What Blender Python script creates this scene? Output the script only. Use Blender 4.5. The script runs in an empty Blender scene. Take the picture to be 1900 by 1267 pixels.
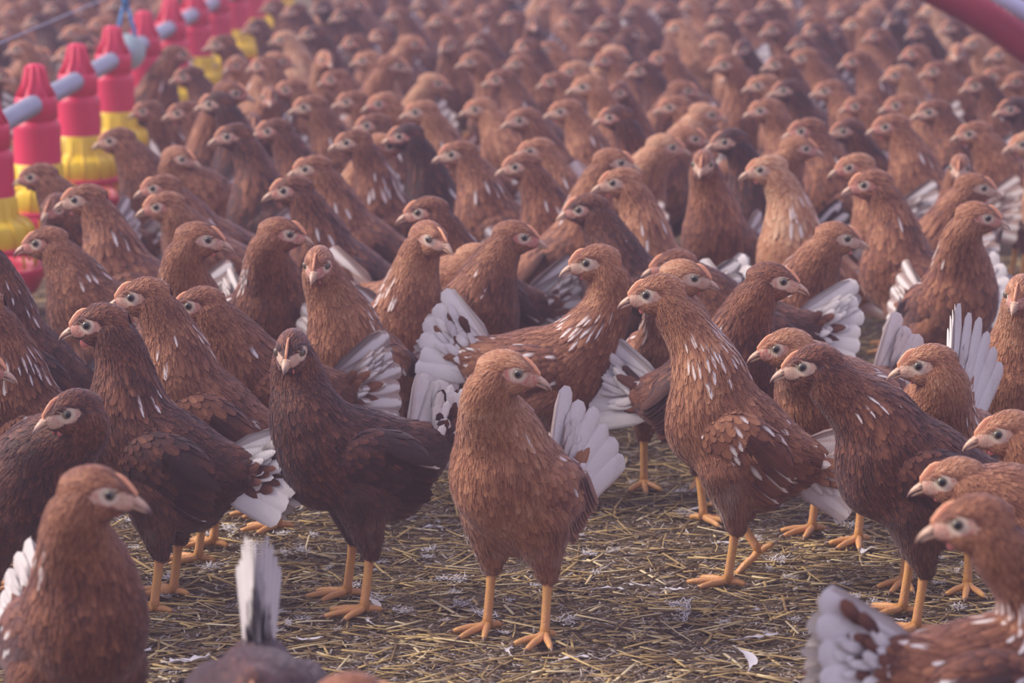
import bpy, math, random
import numpy as np
from mathutils import Vector, Matrix
from mathutils.bvhtree import BVHTree

scene = bpy.context.scene
COL = scene.collection
D2R = math.pi / 180.0


# ------------------------------------------------------------------ basics
def tag(o, label=None, cat=None, group=None, kind=None):
    if label: o['label'] = label
    if cat: o['category'] = cat
    if group: o['group'] = group
    if kind: o['kind'] = kind
    return o


def link(name, data, parent=None, mtx=None):
    o = bpy.data.objects.new(name, data)
    COL.objects.link(o)
    if parent is not None: o.parent = parent
    if mtx is not None: o.matrix_local = mtx
    return o


def mesh_from(name, verts, faces, mats=(), attrs=None, smooth=True, fmat=None):
    me = bpy.data.meshes.new(name)
    v = np.asarray(verts, dtype=np.float32)
    if isinstance(faces, np.ndarray):
        n, k = faces.shape
        me.vertices.add(len(v)); me.vertices.foreach_set('co', v.ravel())
        me.loops.add(n * k); me.loops.foreach_set('vertex_index', faces.astype(np.int32).ravel())
        me.polygons.add(n)
        me.polygons.foreach_set('loop_start', np.arange(0, n * k, k, dtype=np.int32))
        me.update(calc_edges=True)
    else:
        me.from_pydata([tuple(p) for p in v], [], faces)
    for m in mats: me.materials.append(m)
    if smooth: me.polygons.foreach_set('use_smooth', np.ones(len(me.polygons), dtype=bool))
    if fmat is not None: me.polygons.foreach_set('material_index', np.asarray(fmat, dtype=np.int32))
    for nm, arr in (attrs or {}).items():
        if arr.shape[1] == 3:
            a = me.attributes.new(nm, 'FLOAT_VECTOR', 'POINT'); a.data.foreach_set('vector', np.asarray(arr, dtype=np.float32).ravel())
        else:
            a = me.attributes.new(nm, 'FLOAT_COLOR', 'POINT'); a.data.foreach_set('color', np.asarray(arr, dtype=np.float32).ravel())
    me.update()
    return me


class MB:
    """collects shapes into one mesh"""
    def __init__(s): s.v = []; s.f = []; s.m = []
    def add(s, vs, fs, m=0):
        b = len(s.v); s.v += [tuple(p) for p in vs]
        s.f += [tuple(i + b for i in f) for f in fs]; s.m += [m] * len(fs)
    def tube(s, pts, radii, n=12, m=0, caps=True, flat=1.0):
        pts = [Vector(p) for p in pts]; vs = []; fs = []
        prev = None
        for i, p in enumerate(pts):
            t = (pts[min(i + 1, len(pts) - 1)] - pts[max(i - 1, 0)]).normalized()
            if prev is None:
                a = Vector((0, 0, 1)) if abs(t.z) < .9 else Vector((0, 1, 0))
                u = t.cross(a).normalized()
            else:
                u = (prev - t * prev.dot(t)).normalized()
            prev = u; w = t.cross(u)
            for k in range(n):
                a = 2 * math.pi * k / n
                vs.append(p + (u * math.cos(a) + w * math.sin(a) * flat) * radii[i])
        for i in range(len(pts) - 1):
            for k in range(n):
                k2 = (k + 1) % n
                fs.append((i * n + k, i * n + k2, (i + 1) * n + k2, (i + 1) * n + k))
        if caps:
            fs.append(tuple(range(n - 1, -1, -1)))
            fs.append(tuple((len(pts) - 1) * n + k for k in range(n)))
        s.add(vs, fs, m)
    def lathe(s, prof, n=32, m=0, c=(0, 0, 0)):
        vs = []; fs = []
        for r, z in prof:
            for k in range(n):
                a = 2 * math.pi * k / n
                vs.append((c[0] + r * math.cos(a), c[1] + r * math.sin(a), c[2] + z))
        for i in range(len(prof) - 1):
            for k in range(n):
                k2 = (k + 1) % n
                fs.append((i * n + k, i * n + k2, (i + 1) * n + k2, (i + 1) * n + k))
        s.add(vs, fs, m)
    def box(s, c, h, R=None, m=0):
        vs = []
        for sx in (-1, 1):
            for sy in (-1, 1):
                for sz in (-1, 1):
                    p = Vector((sx * h[0], sy * h[1], sz * h[2]))
                    if R is not None: p = R @ p
                    vs.append(p + Vector(c))
        s.add(vs, [(0, 1, 3, 2), (4, 6, 7, 5), (0, 4, 5, 1), (2, 3, 7, 6), (0, 2, 6, 4), (1, 5, 7, 3)], m)
    def sphere(s, c, r, nu=14, nv=9, R=None, m=0):
        vs = []; fs = []
        for i in range(nv + 1):
            th = math.pi * i / nv
            for k in range(nu):
                a = 2 * math.pi * k / nu
                p = Vector((r[0] * math.sin(th) * math.cos(a), r[1] * math.sin(th) * math.sin(a), r[2] * math.cos(th)))
                if R is not None: p = R @ p
                vs.append(p + Vector(c))
        for i in range(nv):
            for k in range(nu):
                k2 = (k + 1) % nu
                fs.append((i * nu + k, (i + 1) * nu + k, (i + 1) * nu + k2, i * nu + k2))
        s.add(vs, fs, m)
    def mesh(s, name, mats, smooth=True):
        return mesh_from(name, s.v, s.f, mats, smooth=smooth, fmat=s.m)


# ------------------------------------------------------------------ materials
def nodes_of(name):
    m = bpy.data.materials.new(name); m.use_nodes = True
    nt = m.node_tree; b = nt.nodes['Principled BSDF']
    return m, nt, b


def N(nt, typ, **kw):
    n = nt.nodes.new(typ)
    for k, v in kw.items():
        if k in ('operation', 'data_type', 'blend_type', 'attribute_name', 'noise_dimensions', 'feature', 'wave_type', 'bands_direction', 'interpolation_type'):
            setattr(n, k, v)
        else:
            n.inputs[k].default_value = v
    return n


def math_n(nt, op, a, b=None, clamp=False):
    n = nt.nodes.new('ShaderNodeMath'); n.operation = op; n.use_clamp = clamp
    for i, x in enumerate((a, b)):
        if x is None: continue
        if isinstance(x, (int, float)): n.inputs[i].default_value = x
        else: nt.links.new(x, n.inputs[i])
    return n.outputs[0]


def maprange(nt, x, a, b, c=0.0, d=1.0, smooth=True):
    n = nt.nodes.new('ShaderNodeMapRange'); n.interpolation_type = 'SMOOTHSTEP' if smooth else 'LINEAR'
    nt.links.new(x, n.inputs[0])
    for i, v in enumerate((a, b, c, d)):
        if isinstance(v, (int, float)): n.inputs[i + 1].default_value = v
        else: nt.links.new(v, n.inputs[i + 1])
    return n.outputs[0]


def mixc(nt, f, a, b, mode='MIX'):
    n = nt.nodes.new('ShaderNodeMix'); n.data_type = 'RGBA'; n.blend_type = mode
    for s, x in ((n.inputs[0], f), (n.inputs[6], a), (n.inputs[7], b)):
        if isinstance(x, (int, float)): s.default_value = x
        elif isinstance(x, tuple): s.default_value = (*x, 1) if len(x) == 3 else x
        else: nt.links.new(x, s)
    return n.outputs[2]


def ramp(nt, x, stops):
    n = nt.nodes.new('ShaderNodeValToRGB'); e = n.color_ramp.elements
    while len(e) < len(stops): e.new(.5)
    for el, (p, c) in zip(e, stops): el.position = p; el.color = (*c, 1)
    nt.links.new(x, n.inputs[0])
    return n.outputs[0]


def plumage():
    """feather material. Mesh attributes: fa = (random, white, along, across); fb = (gold, bare face, dark, fluff).
    Object colour: (tone 0 dark .. 1 golden, speckle, white tail)"""
    m, nt, b = nodes_of('hen_plumage')
    fa = N(nt, 'ShaderNodeAttribute', attribute_name='fa'); fb = N(nt, 'ShaderNodeAttribute', attribute_name='fb')
    sa = nt.nodes.new('ShaderNodeSeparateColor'); nt.links.new(fa.outputs[0], sa.inputs[0])
    sb = nt.nodes.new('ShaderNodeSeparateColor'); nt.links.new(fb.outputs[0], sb.inputs[0])
    oi = nt.nodes.new('ShaderNodeObjectInfo')
    so = nt.nodes.new('ShaderNodeSeparateColor'); nt.links.new(oi.outputs['Color'], so.inputs[0])
    rnd, wht, al, ac = sa.outputs[0], sa.outputs[1], sa.outputs[2], fa.outputs['Alpha']
    gold, face, dark, fluff = sb.outputs[0], sb.outputs[1], sb.outputs[2], fb.outputs['Alpha']
    tc = nt.nodes.new('ShaderNodeTexCoord')
    nz = N(nt, 'ShaderNodeTexNoise', Scale=17.0, Detail=4.0); nt.links.new(tc.outputs['Object'], nz.inputs['Vector'])
    # tone
    t = math_n(nt, 'SUBTRACT', math_n(nt, 'MULTIPLY', so.outputs[0], .95), .16)
    t = math_n(nt, 'ADD', t, math_n(nt, 'MULTIPLY', math_n(nt, 'SUBTRACT', rnd, .5), .24))
    t = math_n(nt, 'ADD', t, math_n(nt, 'MULTIPLY', gold, .26))
    t = math_n(nt, 'SUBTRACT', t, math_n(nt, 'MULTIPLY', dark, .16))
    t = math_n(nt, 'ADD', t, math_n(nt, 'MULTIPLY', math_n(nt, 'SUBTRACT', nz.outputs[0], .5), .70))
    t = math_n(nt, 'ADD', t, math_n(nt, 'MULTIPLY', math_n(nt, 'SUBTRACT', al, .45), .24))
    # pale quill line and barbs along the feather
    q = math_n(nt, 'ABSOLUTE', math_n(nt, 'SUBTRACT', ac, .5))
    t = math_n(nt, 'ADD', t, maprange(nt, q, .0, .10, .09, 0.0), clamp=True)
    brown = ramp(nt, t, [(0.0, (.036, .014, .013)), (.18, (.092, .031, .021)), (.42, (.225, .083, .043)), (.68, (.43, .195, .098)), (1.0, (.64, .40, .25))])
    fl = mixc(nt, math_n(nt, 'MULTIPLY', fluff, .45), brown, (.36, .22, .17))
    # white: single feathers (speckle) and tails
    thr = math_n(nt, 'SUBTRACT', 1.0, so.outputs[1])
    w1 = math_n(nt, 'MULTIPLY', math_n(nt, 'GREATER_THAN', wht, thr), .88)
    w1 = math_n(nt, 'MULTIPLY', w1, maprange(nt, al, .15, .75))
    w1 = math_n(nt, 'MULTIPLY', w1, maprange(nt, q, .34, .10))
    edge = math_n(nt, 'MULTIPLY', maprange(nt, q, .33, .46), maprange(nt, al, 1.0, .6))
    tipin = maprange(nt, al, 0.0, .55)
    tw = math_n(nt, 'MULTIPLY', math_n(nt, 'GREATER_THAN', wht, 1.5), so.outputs[2])
    lace = math_n(nt, 'SUBTRACT', 1.0, math_n(nt, 'MULTIPLY', edge, .42))
    mott = maprange(nt, nz.outputs[0], .30, .50, .45, 1.0)
    w2 = math_n(nt, 'MULTIPLY', math_n(nt, 'MULTIPLY', tw, lace), math_n(nt, 'ADD', math_n(nt, 'MULTIPLY', tipin, .55), math_n(nt, 'MULTIPLY', mott, .45)), clamp=True)
    w = math_n(nt, 'MAXIMUM', w1, w2)
    col = mixc(nt, w, fl, (.80, .77, .76))
    n5 = N(nt, 'ShaderNodeTexNoise', Scale=13.0, Detail=2.0); nt.links.new(tc.outputs['Object'], n5.inputs['Vector'])
    of = nt.nodes.new('ShaderNodeVectorMath'); of.operation = 'ADD'; nt.links.new(tc.outputs['Object'], of.inputs[0])
    cx_ = nt.nodes.new('ShaderNodeCombineXYZ'); nt.links.new(math_n(nt, 'MULTIPLY', so.outputs[0], 37.0), cx_.inputs[0]); nt.links.new(cx_.outputs[0], of.inputs[1]); nt.links.new(of.outputs[0], n5.inputs['Vector'])
    pp = math_n(nt, 'MULTIPLY', maprange(nt, n5.outputs[0], .56, .68), maprange(nt, fluff, .12, .45))
    col = mixc(nt, math_n(nt, 'MULTIPLY', pp, math_n(nt, 'ADD', math_n(nt, 'MULTIPLY', so.outputs[1], 2.2), .12), clamp=True), col, (.72, .64, .60))
    # bare skin of the face
    nf = N(nt, 'ShaderNodeTexNoise', Scale=260.0, Detail=2.0); nt.links.new(tc.outputs['Object'], nf.inputs['Vector'])
    skin = mixc(nt, maprange(nt, math_n(nt, 'ADD', nf.outputs[0], math_n(nt, 'MULTIPLY', math_n(nt, 'SUBTRACT', oi.outputs['Random'], .5), .35)), .35, .75), (.62, .42, .31), (.55, .20, .16))
    skin = mixc(nt, maprange(nt, al, .5, 1.0), skin, (.74, .60, .46))   # pale ring round the eye
    col = mixc(nt, face, col, skin)
    nt.links.new(col, b.inputs['Base Color'])
    b.inputs['Roughness'].default_value = .62
    b.inputs['Specular IOR Level'].default_value = .28
    b.inputs['Sheen Weight'].default_value = .22
    b.inputs['Sheen Roughness'].default_value = .5
    b.inputs['Sheen Tint'].default_value = (.8, .75, .9, 1)
    bw = N(nt, 'ShaderNodeTexWave', Scale=150.0, Distortion=6.0, Detail=2.0); nt.links.new(tc.outputs['Object'], bw.inputs['Vector'])
    bp = N(nt, 'ShaderNodeBump', Strength=.25, Distance=.0012); nt.links.new(bw.outputs['Fac'] if 'Fac' in bw.outputs else bw.outputs[1], bp.inputs['Height'])
    an = N(nt, 'ShaderNodeAttribute', attribute_name='sn')
    vt = nt.nodes.new('ShaderNodeVectorTransform'); vt.vector_type = 'NORMAL'; vt.convert_from = 'OBJECT'; vt.convert_to = 'WORLD'
    nt.links.new(an.outputs['Vector'], vt.inputs[0])
    mx = nt.nodes.new('ShaderNodeMix'); mx.data_type = 'VECTOR'; mx.inputs[0].default_value = .72
    geo = nt.nodes.new('ShaderNodeNewGeometry')
    fs = nt.nodes.new('ShaderNodeVectorMath'); fs.operation = 'SCALE'; nt.links.new(vt.outputs[0], fs.inputs[0])
    dt = nt.nodes.new('ShaderNodeVectorMath'); dt.operation = 'DOT_PRODUCT'; nt.links.new(vt.outputs[0], dt.inputs[0]); nt.links.new(geo.outputs['Normal'], dt.inputs[1])
    nt.links.new(math_n(nt, 'SIGN', dt.outputs['Value']), fs.inputs['Scale'])
    nt.links.new(geo.outputs['Normal'], mx.inputs[4]); nt.links.new(fs.outputs[0], mx.inputs[5])
    nm = nt.nodes.new('ShaderNodeVectorMath'); nm.operation = 'NORMALIZE'; nt.links.new(mx.outputs[1], nm.inputs[0])
    nt.links.new(nm.outputs[0], bp.inputs['Normal'])
    nt.links.new(bp.outputs[0], b.inputs['Normal'])
    return m


def simple(name, col, rough=.5, spec=.4, noise=None, bump=None, tip=None, sss=0.0, metal=0.0):
    m, nt, b = nodes_of(name)
    tc = nt.nodes.new('ShaderNodeTexCoord')
    c = None
    if noise:
        sc, amt, c2 = noise
        nz = N(nt, 'ShaderNodeTexNoise', Scale=sc, Detail=4.0); nt.links.new(tc.outputs['Object'], nz.inputs['Vector'])
        c = mixc(nt, maprange(nt, nz.outputs[0], .35, .7, 0.0, amt), col, c2)
    if tip:   # (axis, from, to, colour)
        sx = nt.nodes.new('ShaderNodeSeparateXYZ'); nt.links.new(tc.outputs['Object'], sx.inputs[0])
        f = maprange(nt, sx.outputs[tip[0]], tip[1], tip[2])
        if len(tip) > 4:
            oi = nt.nodes.new('ShaderNodeObjectInfo'); f = math_n(nt, 'MULTIPLY', f, oi.outputs['Random'])
        c = mixc(nt, f, c if c is not None else col, tip[3])
    if c is not None: nt.links.new(c, b.inputs['Base Color'])
    else: b.inputs['Base Color'].default_value = (*col, 1)
    b.inputs['Roughness'].default_value = rough
    b.inputs['Specular IOR Level'].default_value = spec
    b.inputs['Metallic'].default_value = metal
    if sss: b.inputs['Subsurface Weight'].default_value = sss; b.inputs['Subsurface Scale'].default_value = .004
    if bump:
        nb = N(nt, 'ShaderNodeTexVoronoi', Scale=bump[0]); nt.links.new(tc.outputs['Object'], nb.inputs['Vector'])
        bp = N(nt, 'ShaderNodeBump', Strength=bump[1], Distance=bump[2]); nt.links.new(nb.outputs[0], bp.inputs['Height'])
        nt.links.new(bp.outputs[0], b.inputs['Normal'])
    return m


def eye_mat():
    m, nt, b = nodes_of('hen_eye')
    tc = nt.nodes.new('ShaderNodeTexCoord'); sx = nt.nodes.new('ShaderNodeSeparateXYZ')
    nt.links.new(tc.outputs['Object'], sx.inputs[0])
    r = math_n(nt, 'SQRT', math_n(nt, 'ADD', math_n(nt, 'POWER', sx.outputs[0], 2.0), math_n(nt, 'POWER', sx.outputs[2], 2.0)))
    c = ramp(nt, math_n(nt, 'MULTIPLY', r, 200.0), [(0.0, (.006, .006, .009)), (.54, (.008, .008, .012)), (.62, (.085, .085, .075)), (.85, (.15, .13, .09))])
    nt.links.new(c, b.inputs['Base Color']); b.inputs['Roughness'].default_value = .12
    return m


PLUM = plumage()
EYE = eye_mat()
BEAK = simple('hen_beak_horn', (.52, .33, .22), .38, .5, noise=(180., .5, (.66, .46, .36)), tip=(0, .012, .023, (.10, .055, .085), 1))
COMB = simple('hen_comb_skin', (.82, .36, .20), .45, .4, noise=(120., .6, (.88, .50, .30)), sss=.15)
WATT = simple('hen_wattle_skin', (.62, .17, .16), .45, .4, noise=(150., .6, (.72, .32, .28)), sss=.15)
LEG = simple('hen_leg_scales', (.68, .36, .12), .42, .45, noise=(70., .6, (.60, .27, .16)), bump=(420., .5, .0008))
CLAW = simple('hen_claw', (.30, .21, .16), .4, .4)


# ------------------------------------------------------------------ implicit surfaces
def ell(P, c, r, R=None):
    q = P - np.asarray(c)
    if R is not None: q = q @ R          # rotates into the ellipsoid's frame
    r = np.asarray(r)
    k0 = np.linalg.norm(q / r, axis=-1); k1 = np.linalg.norm(q / (r * r), axis=-1) + 1e-9
    return k0 * (k0 - 1) / k1


def cone(P, a, b, ra, rb):
    a = np.asarray(a, float); b = np.asarray(b, float); ab = b - a
    t = np.clip(((P - a) @ ab) / (ab @ ab + 1e-12), 0, 1)
    return np.linalg.norm(P - a - t[..., None] * ab, axis=-1) - (ra + (rb - ra) * t)


def smin(ds, k):
    ds = np.stack(ds); m = ds.min(0)
    return m - k * np.log(np.exp(-(ds - m) / k).sum(0))


def surface_nets(f, lo, hi, h):
    lo = np.asarray(lo, float); n = np.ceil((np.asarray(hi) - lo) / h).astype(int) + 1
    g = np.stack(np.meshgrid(*[lo[i] + h * np.arange(n[i]) for i in range(3)], indexing='ij'), -1)
    V = f(g.reshape(-1, 3)).reshape(n)
    ins = V < 0
    c = n - 1
    acc = np.zeros((*c, 3)); cnt = np.zeros(c)
    cor = [(i, j, k) for i in (0, 1) for j in (0, 1) for k in (0, 1)]
    def sl(o): return tuple(slice(o[a], o[a] + c[a]) for a in range(3))
    for o in cor:
        for ax in range(3):
            if o[ax]: continue
            o2 = list(o); o2[ax] = 1
            a, b = V[sl(o)], V[sl(o2)]
            x = (a < 0) != (b < 0)
            t = np.where(x, a / np.where(x, a - b, 1), 0)
            for d in range(3):
                acc[..., d] += np.where(x, o[d] + (t if d == ax else 0), 0)
            cnt += x
    act = cnt > 0
    idx = -np.ones(c, int); idx[act] = np.arange(act.sum())
    ijk = np.argwhere(act)
    verts = lo + h * (ijk + acc[act] / cnt[act][:, None])
    faces = []
    for ax in range(3):
        b1, b2 = (ax + 1) % 3, (ax + 2) % 3
        s0 = [slice(None)] * 3; s1 = [slice(None)] * 3
        s0[ax] = slice(0, -1); s1[ax] = slice(1, None)
        x = ins[tuple(s0)] != ins[tuple(s1)]
        fl = ins[tuple(s0)]
        P = np.argwhere(x)
        P = P[(P[:, b1] > 0) & (P[:, b2] > 0) & (P[:, b1] < n[b1] - 1) & (P[:, b2] < n[b2] - 1)]
        if not len(P): continue
        def at(d1, d2):
            Q = P.copy(); Q[:, b1] += d1; Q[:, b2] += d2
            return idx[Q[:, 0], Q[:, 1], Q[:, 2]]
        q = np.stack([at(-1, -1), at(0, -1), at(0, 0), at(-1, 0)], 1)
        sgn = fl[P[:, 0], P[:, 1], P[:, 2]]
        q[~sgn] = q[~sgn][:, ::-1]
        faces.append(q)
    return verts, np.concatenate(faces)


def vnormals(f, P, e=.0015):
    g = np.stack([f(P + np.eye(3)[i] * e) - f(P - np.eye(3)[i] * e) for i in range(3)], -1)
    return g / (np.linalg.norm(g, axis=1, keepdims=True) + 1e-12)


def sample_surface(V, F, n, rng, mind=0.0, keep=None):
    """blue-noise-like samples on a quad mesh"""
    T = np.concatenate([F[:, [0, 1, 2]], F[:, [0, 2, 3]]])
    A = np.linalg.norm(np.cross(V[T[:, 1]] - V[T[:, 0]], V[T[:, 2]] - V[T[:, 0]]), axis=1)
    m = n * 5
    t = rng.choice(len(T), m, p=A / A.sum())
    u, v = rng.random(m), rng.random(m); s = u + v > 1; u[s] = 1 - u[s]; v[s] = 1 - v[s]
    P = V[T[t, 0]] + u[:, None] * (V[T[t, 1]] - V[T[t, 0]]) + v[:, None] * (V[T[t, 2]] - V[T[t, 0]])
    if keep is not None: P = P[keep(P)]
    return P


def thin(P, rad):
    """greedy minimum distance; rad may vary per point"""
    cell = float(rad.max()); grid = {}; out = []
    for i, p in enumerate(P):
        k = (int(p[0] // cell), int(p[1] // cell), int(p[2] // cell)); ok = True
        for a in (-1, 0, 1):
            for b in (-1, 0, 1):
                for c in (-1, 0, 1):
                    for j in grid.get((k[0] + a, k[1] + b, k[2] + c), ()):
                        d = P[j] - p
                        if d[0] * d[0] + d[1] * d[1] + d[2] * d[2] < rad[i] * rad[i]: ok = False; break
                    if not ok: break
                if not ok: break
            if not ok: break
        if ok: grid.setdefault(k, []).append(i); out.append(i)
    return np.array(out, int)


SR = np.array([0.0, .30, .62, .88, 1.0])
WP = np.array([.40, .92, 1.0, .72, .10])


def grow(P, Nrm, Fl, L, W, lift, bvh, flowf, rng, hug=1.0, camber=.16, SR=SR, WP=WP):
    """one 15-vertex curved feather per sample, laid along the flow over the surface -> verts, faces, v, u"""
    n = len(P)
    rows = []; p = P.copy(); nr = Nrm.copy(); fl = Fl.copy()
    hugA = np.broadcast_to(hug, n)
    for r in range(5):
        s = SR[r]
        rows.append((p + nr * (lift * (0.12 + s))[:, None], nr, fl))
        if r == 4: break
        st = (SR[r + 1] - s) * L
        q = p + fl * st[:, None]
        if bvh is not None:
            q2 = q.copy(); n2 = nr.copy()
            for i in range(n):
                if hugA[i] <= 0: continue
                co, no, _, _ = bvh.find_nearest(q[i])
                if co is not None:
                    q2[i] = co; n2[i] = no
            # keep the feather's offset side consistent
            h = hugA[:, None]
            q = q * (1 - h) + q2 * h
            n2 = nr * (1 - h * .9) + n2 * h * .9
            nr = n2 / (np.linalg.norm(n2, axis=1, keepdims=True) + 1e-9)
        p = q
        f2 = fl if flowf is None else fl * .6 + flowf(p) * .4
        f2 = f2 - nr * (f2 * nr).sum(1, keepdims=True)
        fl = f2 / (np.linalg.norm(f2, axis=1, keepdims=True) + 1e-9)
    V = np.empty((n, 5, 3, 3)); SN = np.empty((n, 5, 3, 3))
    jit = 1 + .08 * rng.standard_normal((n, 5, 2))
    for r, (c, nn, ff) in enumerate(rows):
        side = np.cross(nn, ff); side /= (np.linalg.norm(side, axis=1, keepdims=True) + 1e-9)
        w = (W * .5 * WP[r])[:, None]
        V[:, r, 1] = c
        for kk, cc in ((0, -.35), (1, 0.0), (2, .35)): SN[:, r, kk] = nn + side * cc + ff * .12
        V[:, r, 0] = c - side * w * jit[:, r, 0:1] - nn * w * camber
        V[:, r, 2] = c + side * w * jit[:, r, 1:2] - nn * w * camber
    base = (np.arange(n) * 15)[:, None, None]
    q = []
    for r in range(4):
        for k in range(2):
            q.append([r * 3 + k, r * 3 + k + 1, r * 3 + k + 4, r * 3 + k + 3])
    F = (np.array(q)[None] + base).reshape(-1, 4)
    al = np.broadcast_to(SR[None, :, None], (n, 5, 3)).reshape(-1)
    ac = np.broadcast_to(np.array([0, .5, 1.0])[None, None, :], (n, 5, 3)).reshape(-1)
    return V.reshape(-1, 3), F, al, ac, SN.reshape(-1, 3)


class Plume:
    """accumulates geometry with the two plumage attributes"""
    def __init__(s): s.V = []; s.F = []; s.A = []; s.B = []; s.S = []; s.n = 0
    def add(s, V, F, fa, fb, sn):
        s.S.append(sn); s.V.append(V); s.F.append(F + s.n); s.n += len(V); s.A.append(fa); s.B.append(fb)
    def feathers(s, res, rnd, wht, gold, dark, fluff, face=None):
        V, F, al, ac, sn = res
        r15 = lambda x: np.repeat(np.broadcast_to(x, len(V) // 15), 15)
        fa = np.stack([r15(rnd), r15(wht), al, ac], 1)
        fb = np.stack([r15(gold), r15(0.0 if face is None else face), r15(dark), r15(fluff)], 1)
        s.add(V, F, fa, fb, sn)
    def mesh(s, name):
        return mesh_from(name, np.concatenate(s.V), np.concatenate(s.F), [PLUM], {'fa': np.concatenate(s.A), 'fb': np.concatenate(s.B), 'sn': np.concatenate(s.S)})


# ------------------------------------------------------------------ head (built once in its own frame: +X beak, +Z crown)
EYEP = (.0125, .0158, .0035)


def head_f(P):
    Q = P.copy(); Q[:, 1] = np.abs(Q[:, 1])
    d = smin([ell(Q, (-.005, 0, .003), (.028, .0175, .0218)), ell(Q, (-.019, 0, -.004), (.022, .0165, .0200)),
              ell(Q, (.018, 0, -.003), (.018, .0100, .0125)),
              ell(Q, (.000, .006, -.012), (.019, .0100, .0120)),
              ell(Q, (-.010, 0, -.018), (.018, .0130, .0130)),
              ell(Q, (.0125, .0104, .0100), (.010, .0038, .0026)),
              ell(Q, (-.013, .0125, -.0085), (.0055, .0042, .0065))], .0028)
    sock = ell(Q, (.0125, .0196, .0030), (.0080, .0046, .0062))
    return np.maximum(d, -sock)


def face_mask(P):
    x, y, z = P[:, 0], np.abs(P[:, 1]), P[:, 2]
    a = ((x - .0120) / .0150) ** 2 + ((z - .0015) / .0088) ** 2
    b = ((x - .027) / .0115) ** 2 + ((z + .0035) / .0075) ** 2
    c = ((x + .007) / .0080) ** 2 + ((z + .0055) / .0062) ** 2
    m = np.minimum(np.minimum(a, b), c)
    return np.clip((1.25 - m) / .4, 0, 1) * np.clip((y - .002) / .004, 0, 1)


def make_head(lod, rng):
    h = (.0019, .003, .0045)[lod]
    V, F = surface_nets(head_f, (-.036, -.026, -.036), (.044, .026, .030), h)
    fm = face_mask(V)
    ering = np.sqrt((V[:, 0] - EYEP[0]) ** 2 + (V[:, 2] - EYEP[2]) ** 2)
    n = len(V)
    pl = Plume()
    al = .45 + .55 * np.clip((.0115 - ering) / .004, 0, 1) * fm
    pl.add(V, F, np.stack([np.full(n, .4), np.zeros(n), al * (fm > .02) + .4 * (fm <= .02), np.full(n, .3)], 1),
           np.stack([np.full(n, .55), fm, np.zeros(n), np.zeros(n)], 1), vnormals(head_f, V))
    bvh = BVHTree.FromPolygons([tuple(v) for v in V], [tuple(f) for f in F])
    def flow(P):
        f = np.stack([-np.ones(len(P)), np.zeros(len(P)), -.25 - 14 * np.clip(-P[:, 0] - .002, 0, .1)], 1)
        return f / np.linalg.norm(f, axis=1, keepdims=True)
    cnt = (1500, 600, 200)[lod]; k = (1, 1.5, 2.5)[lod]
    P = sample_surface(V, F, cnt, rng, keep=lambda P: (face_mask(P) < .35) & (P[:, 0] < .031) & (((P[:, 0] - EYEP[0]) ** 2 + (P[:, 2] - EYEP[2]) ** 2 > .0088 ** 2) | (np.abs(P[:, 1]) < .009)))
    P = P[thin(P, np.full(len(P), .0024 * k))]
    Nn = vnormals(head_f, P); Fl = flow(P); Fl -= Nn * (Fl * Nn).sum(1, keepdims=True); Fl /= np.linalg.norm(Fl, axis=1, keepdims=True)
    m = len(P); L = (.0075 + .006 * np.clip((-P[:, 0] + .02) / .05, 0, 1)) * k ** .6 * rng.uniform(.8, 1.2, m)
    W = L * .36
    fr = np.clip((.030 - P[:, 0]) / .006, .25, 1)
    res = grow(P, Nn, Fl, L * fr, W * fr, np.full(m, .0011), bvh, flow, rng)
    pl.feathers(res, rng.random(m), np.zeros(m), .45 + .25 * rng.random(m), 0.0, 0.0)
    return pl


def make_beak():
    v = []; f = []; n = 12
    # origin at the beak base; tip along +X and slightly down
    st = [(-.004, .0062, .0060, .0048, .0006), (.003, .0056, .0056, .0042, .0000), (.010, .0044, .0046, .0030, -.0012),
          (.016, .0030, .0034, .0022, -.0028), (.021, .0014, .0020, .0018, -.0052), (.0235, .0003, .0006, .0010, -.0075)]
    for x, w, up, dn, zc in st:
        for k in range(n):
            a = 2 * math.pi * k / n; s = math.sin(a)
            v.append((x, w * math.cos(a), zc + (up * s if s > 0 else dn * .45 * s)))
    for i in range(len(st) - 1):
        for k in range(n):
            f.append((i * n + k, (i + 1) * n + k, (i + 1) * n + (k + 1) % n, i * n + (k + 1) % n))
    f.append(tuple(range(n)));
    b0 = len(v)
    st2 = [(-.006, .0056, -.0030, .0036), (.003, .0050, -.0034, .0034), (.010, .0038, -.0044, .0028), (.0155, .0022, -.0058, .0018), (.0185, .0004, -.0068, .0006)]
    for x, w, zt, dp in st2:
        for k in range(n):
            a = 2 * math.pi * k / n; s = math.sin(a)
            v.append((x, w * math.cos(a), zt + (dp * .25 * s if s > 0 else dp * s)))
    for i in range(len(st2) - 1):
        for k in range(n):
            f.append((b0 + i * n + k, b0 + (i + 1) * n + k, b0 + (i + 1) * n + (k + 1) % n, b0 + i * n + (k + 1) % n))
    # nostril flaps
    mb = MB(); mb.add(v, f)
    for s in (-1, 1): mb.sphere((.0015, s * .0046, .0030), (.0036, .0014, .0016), 8, 6)
    return mb.mesh('hen_beak', [BEAK])


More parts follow.
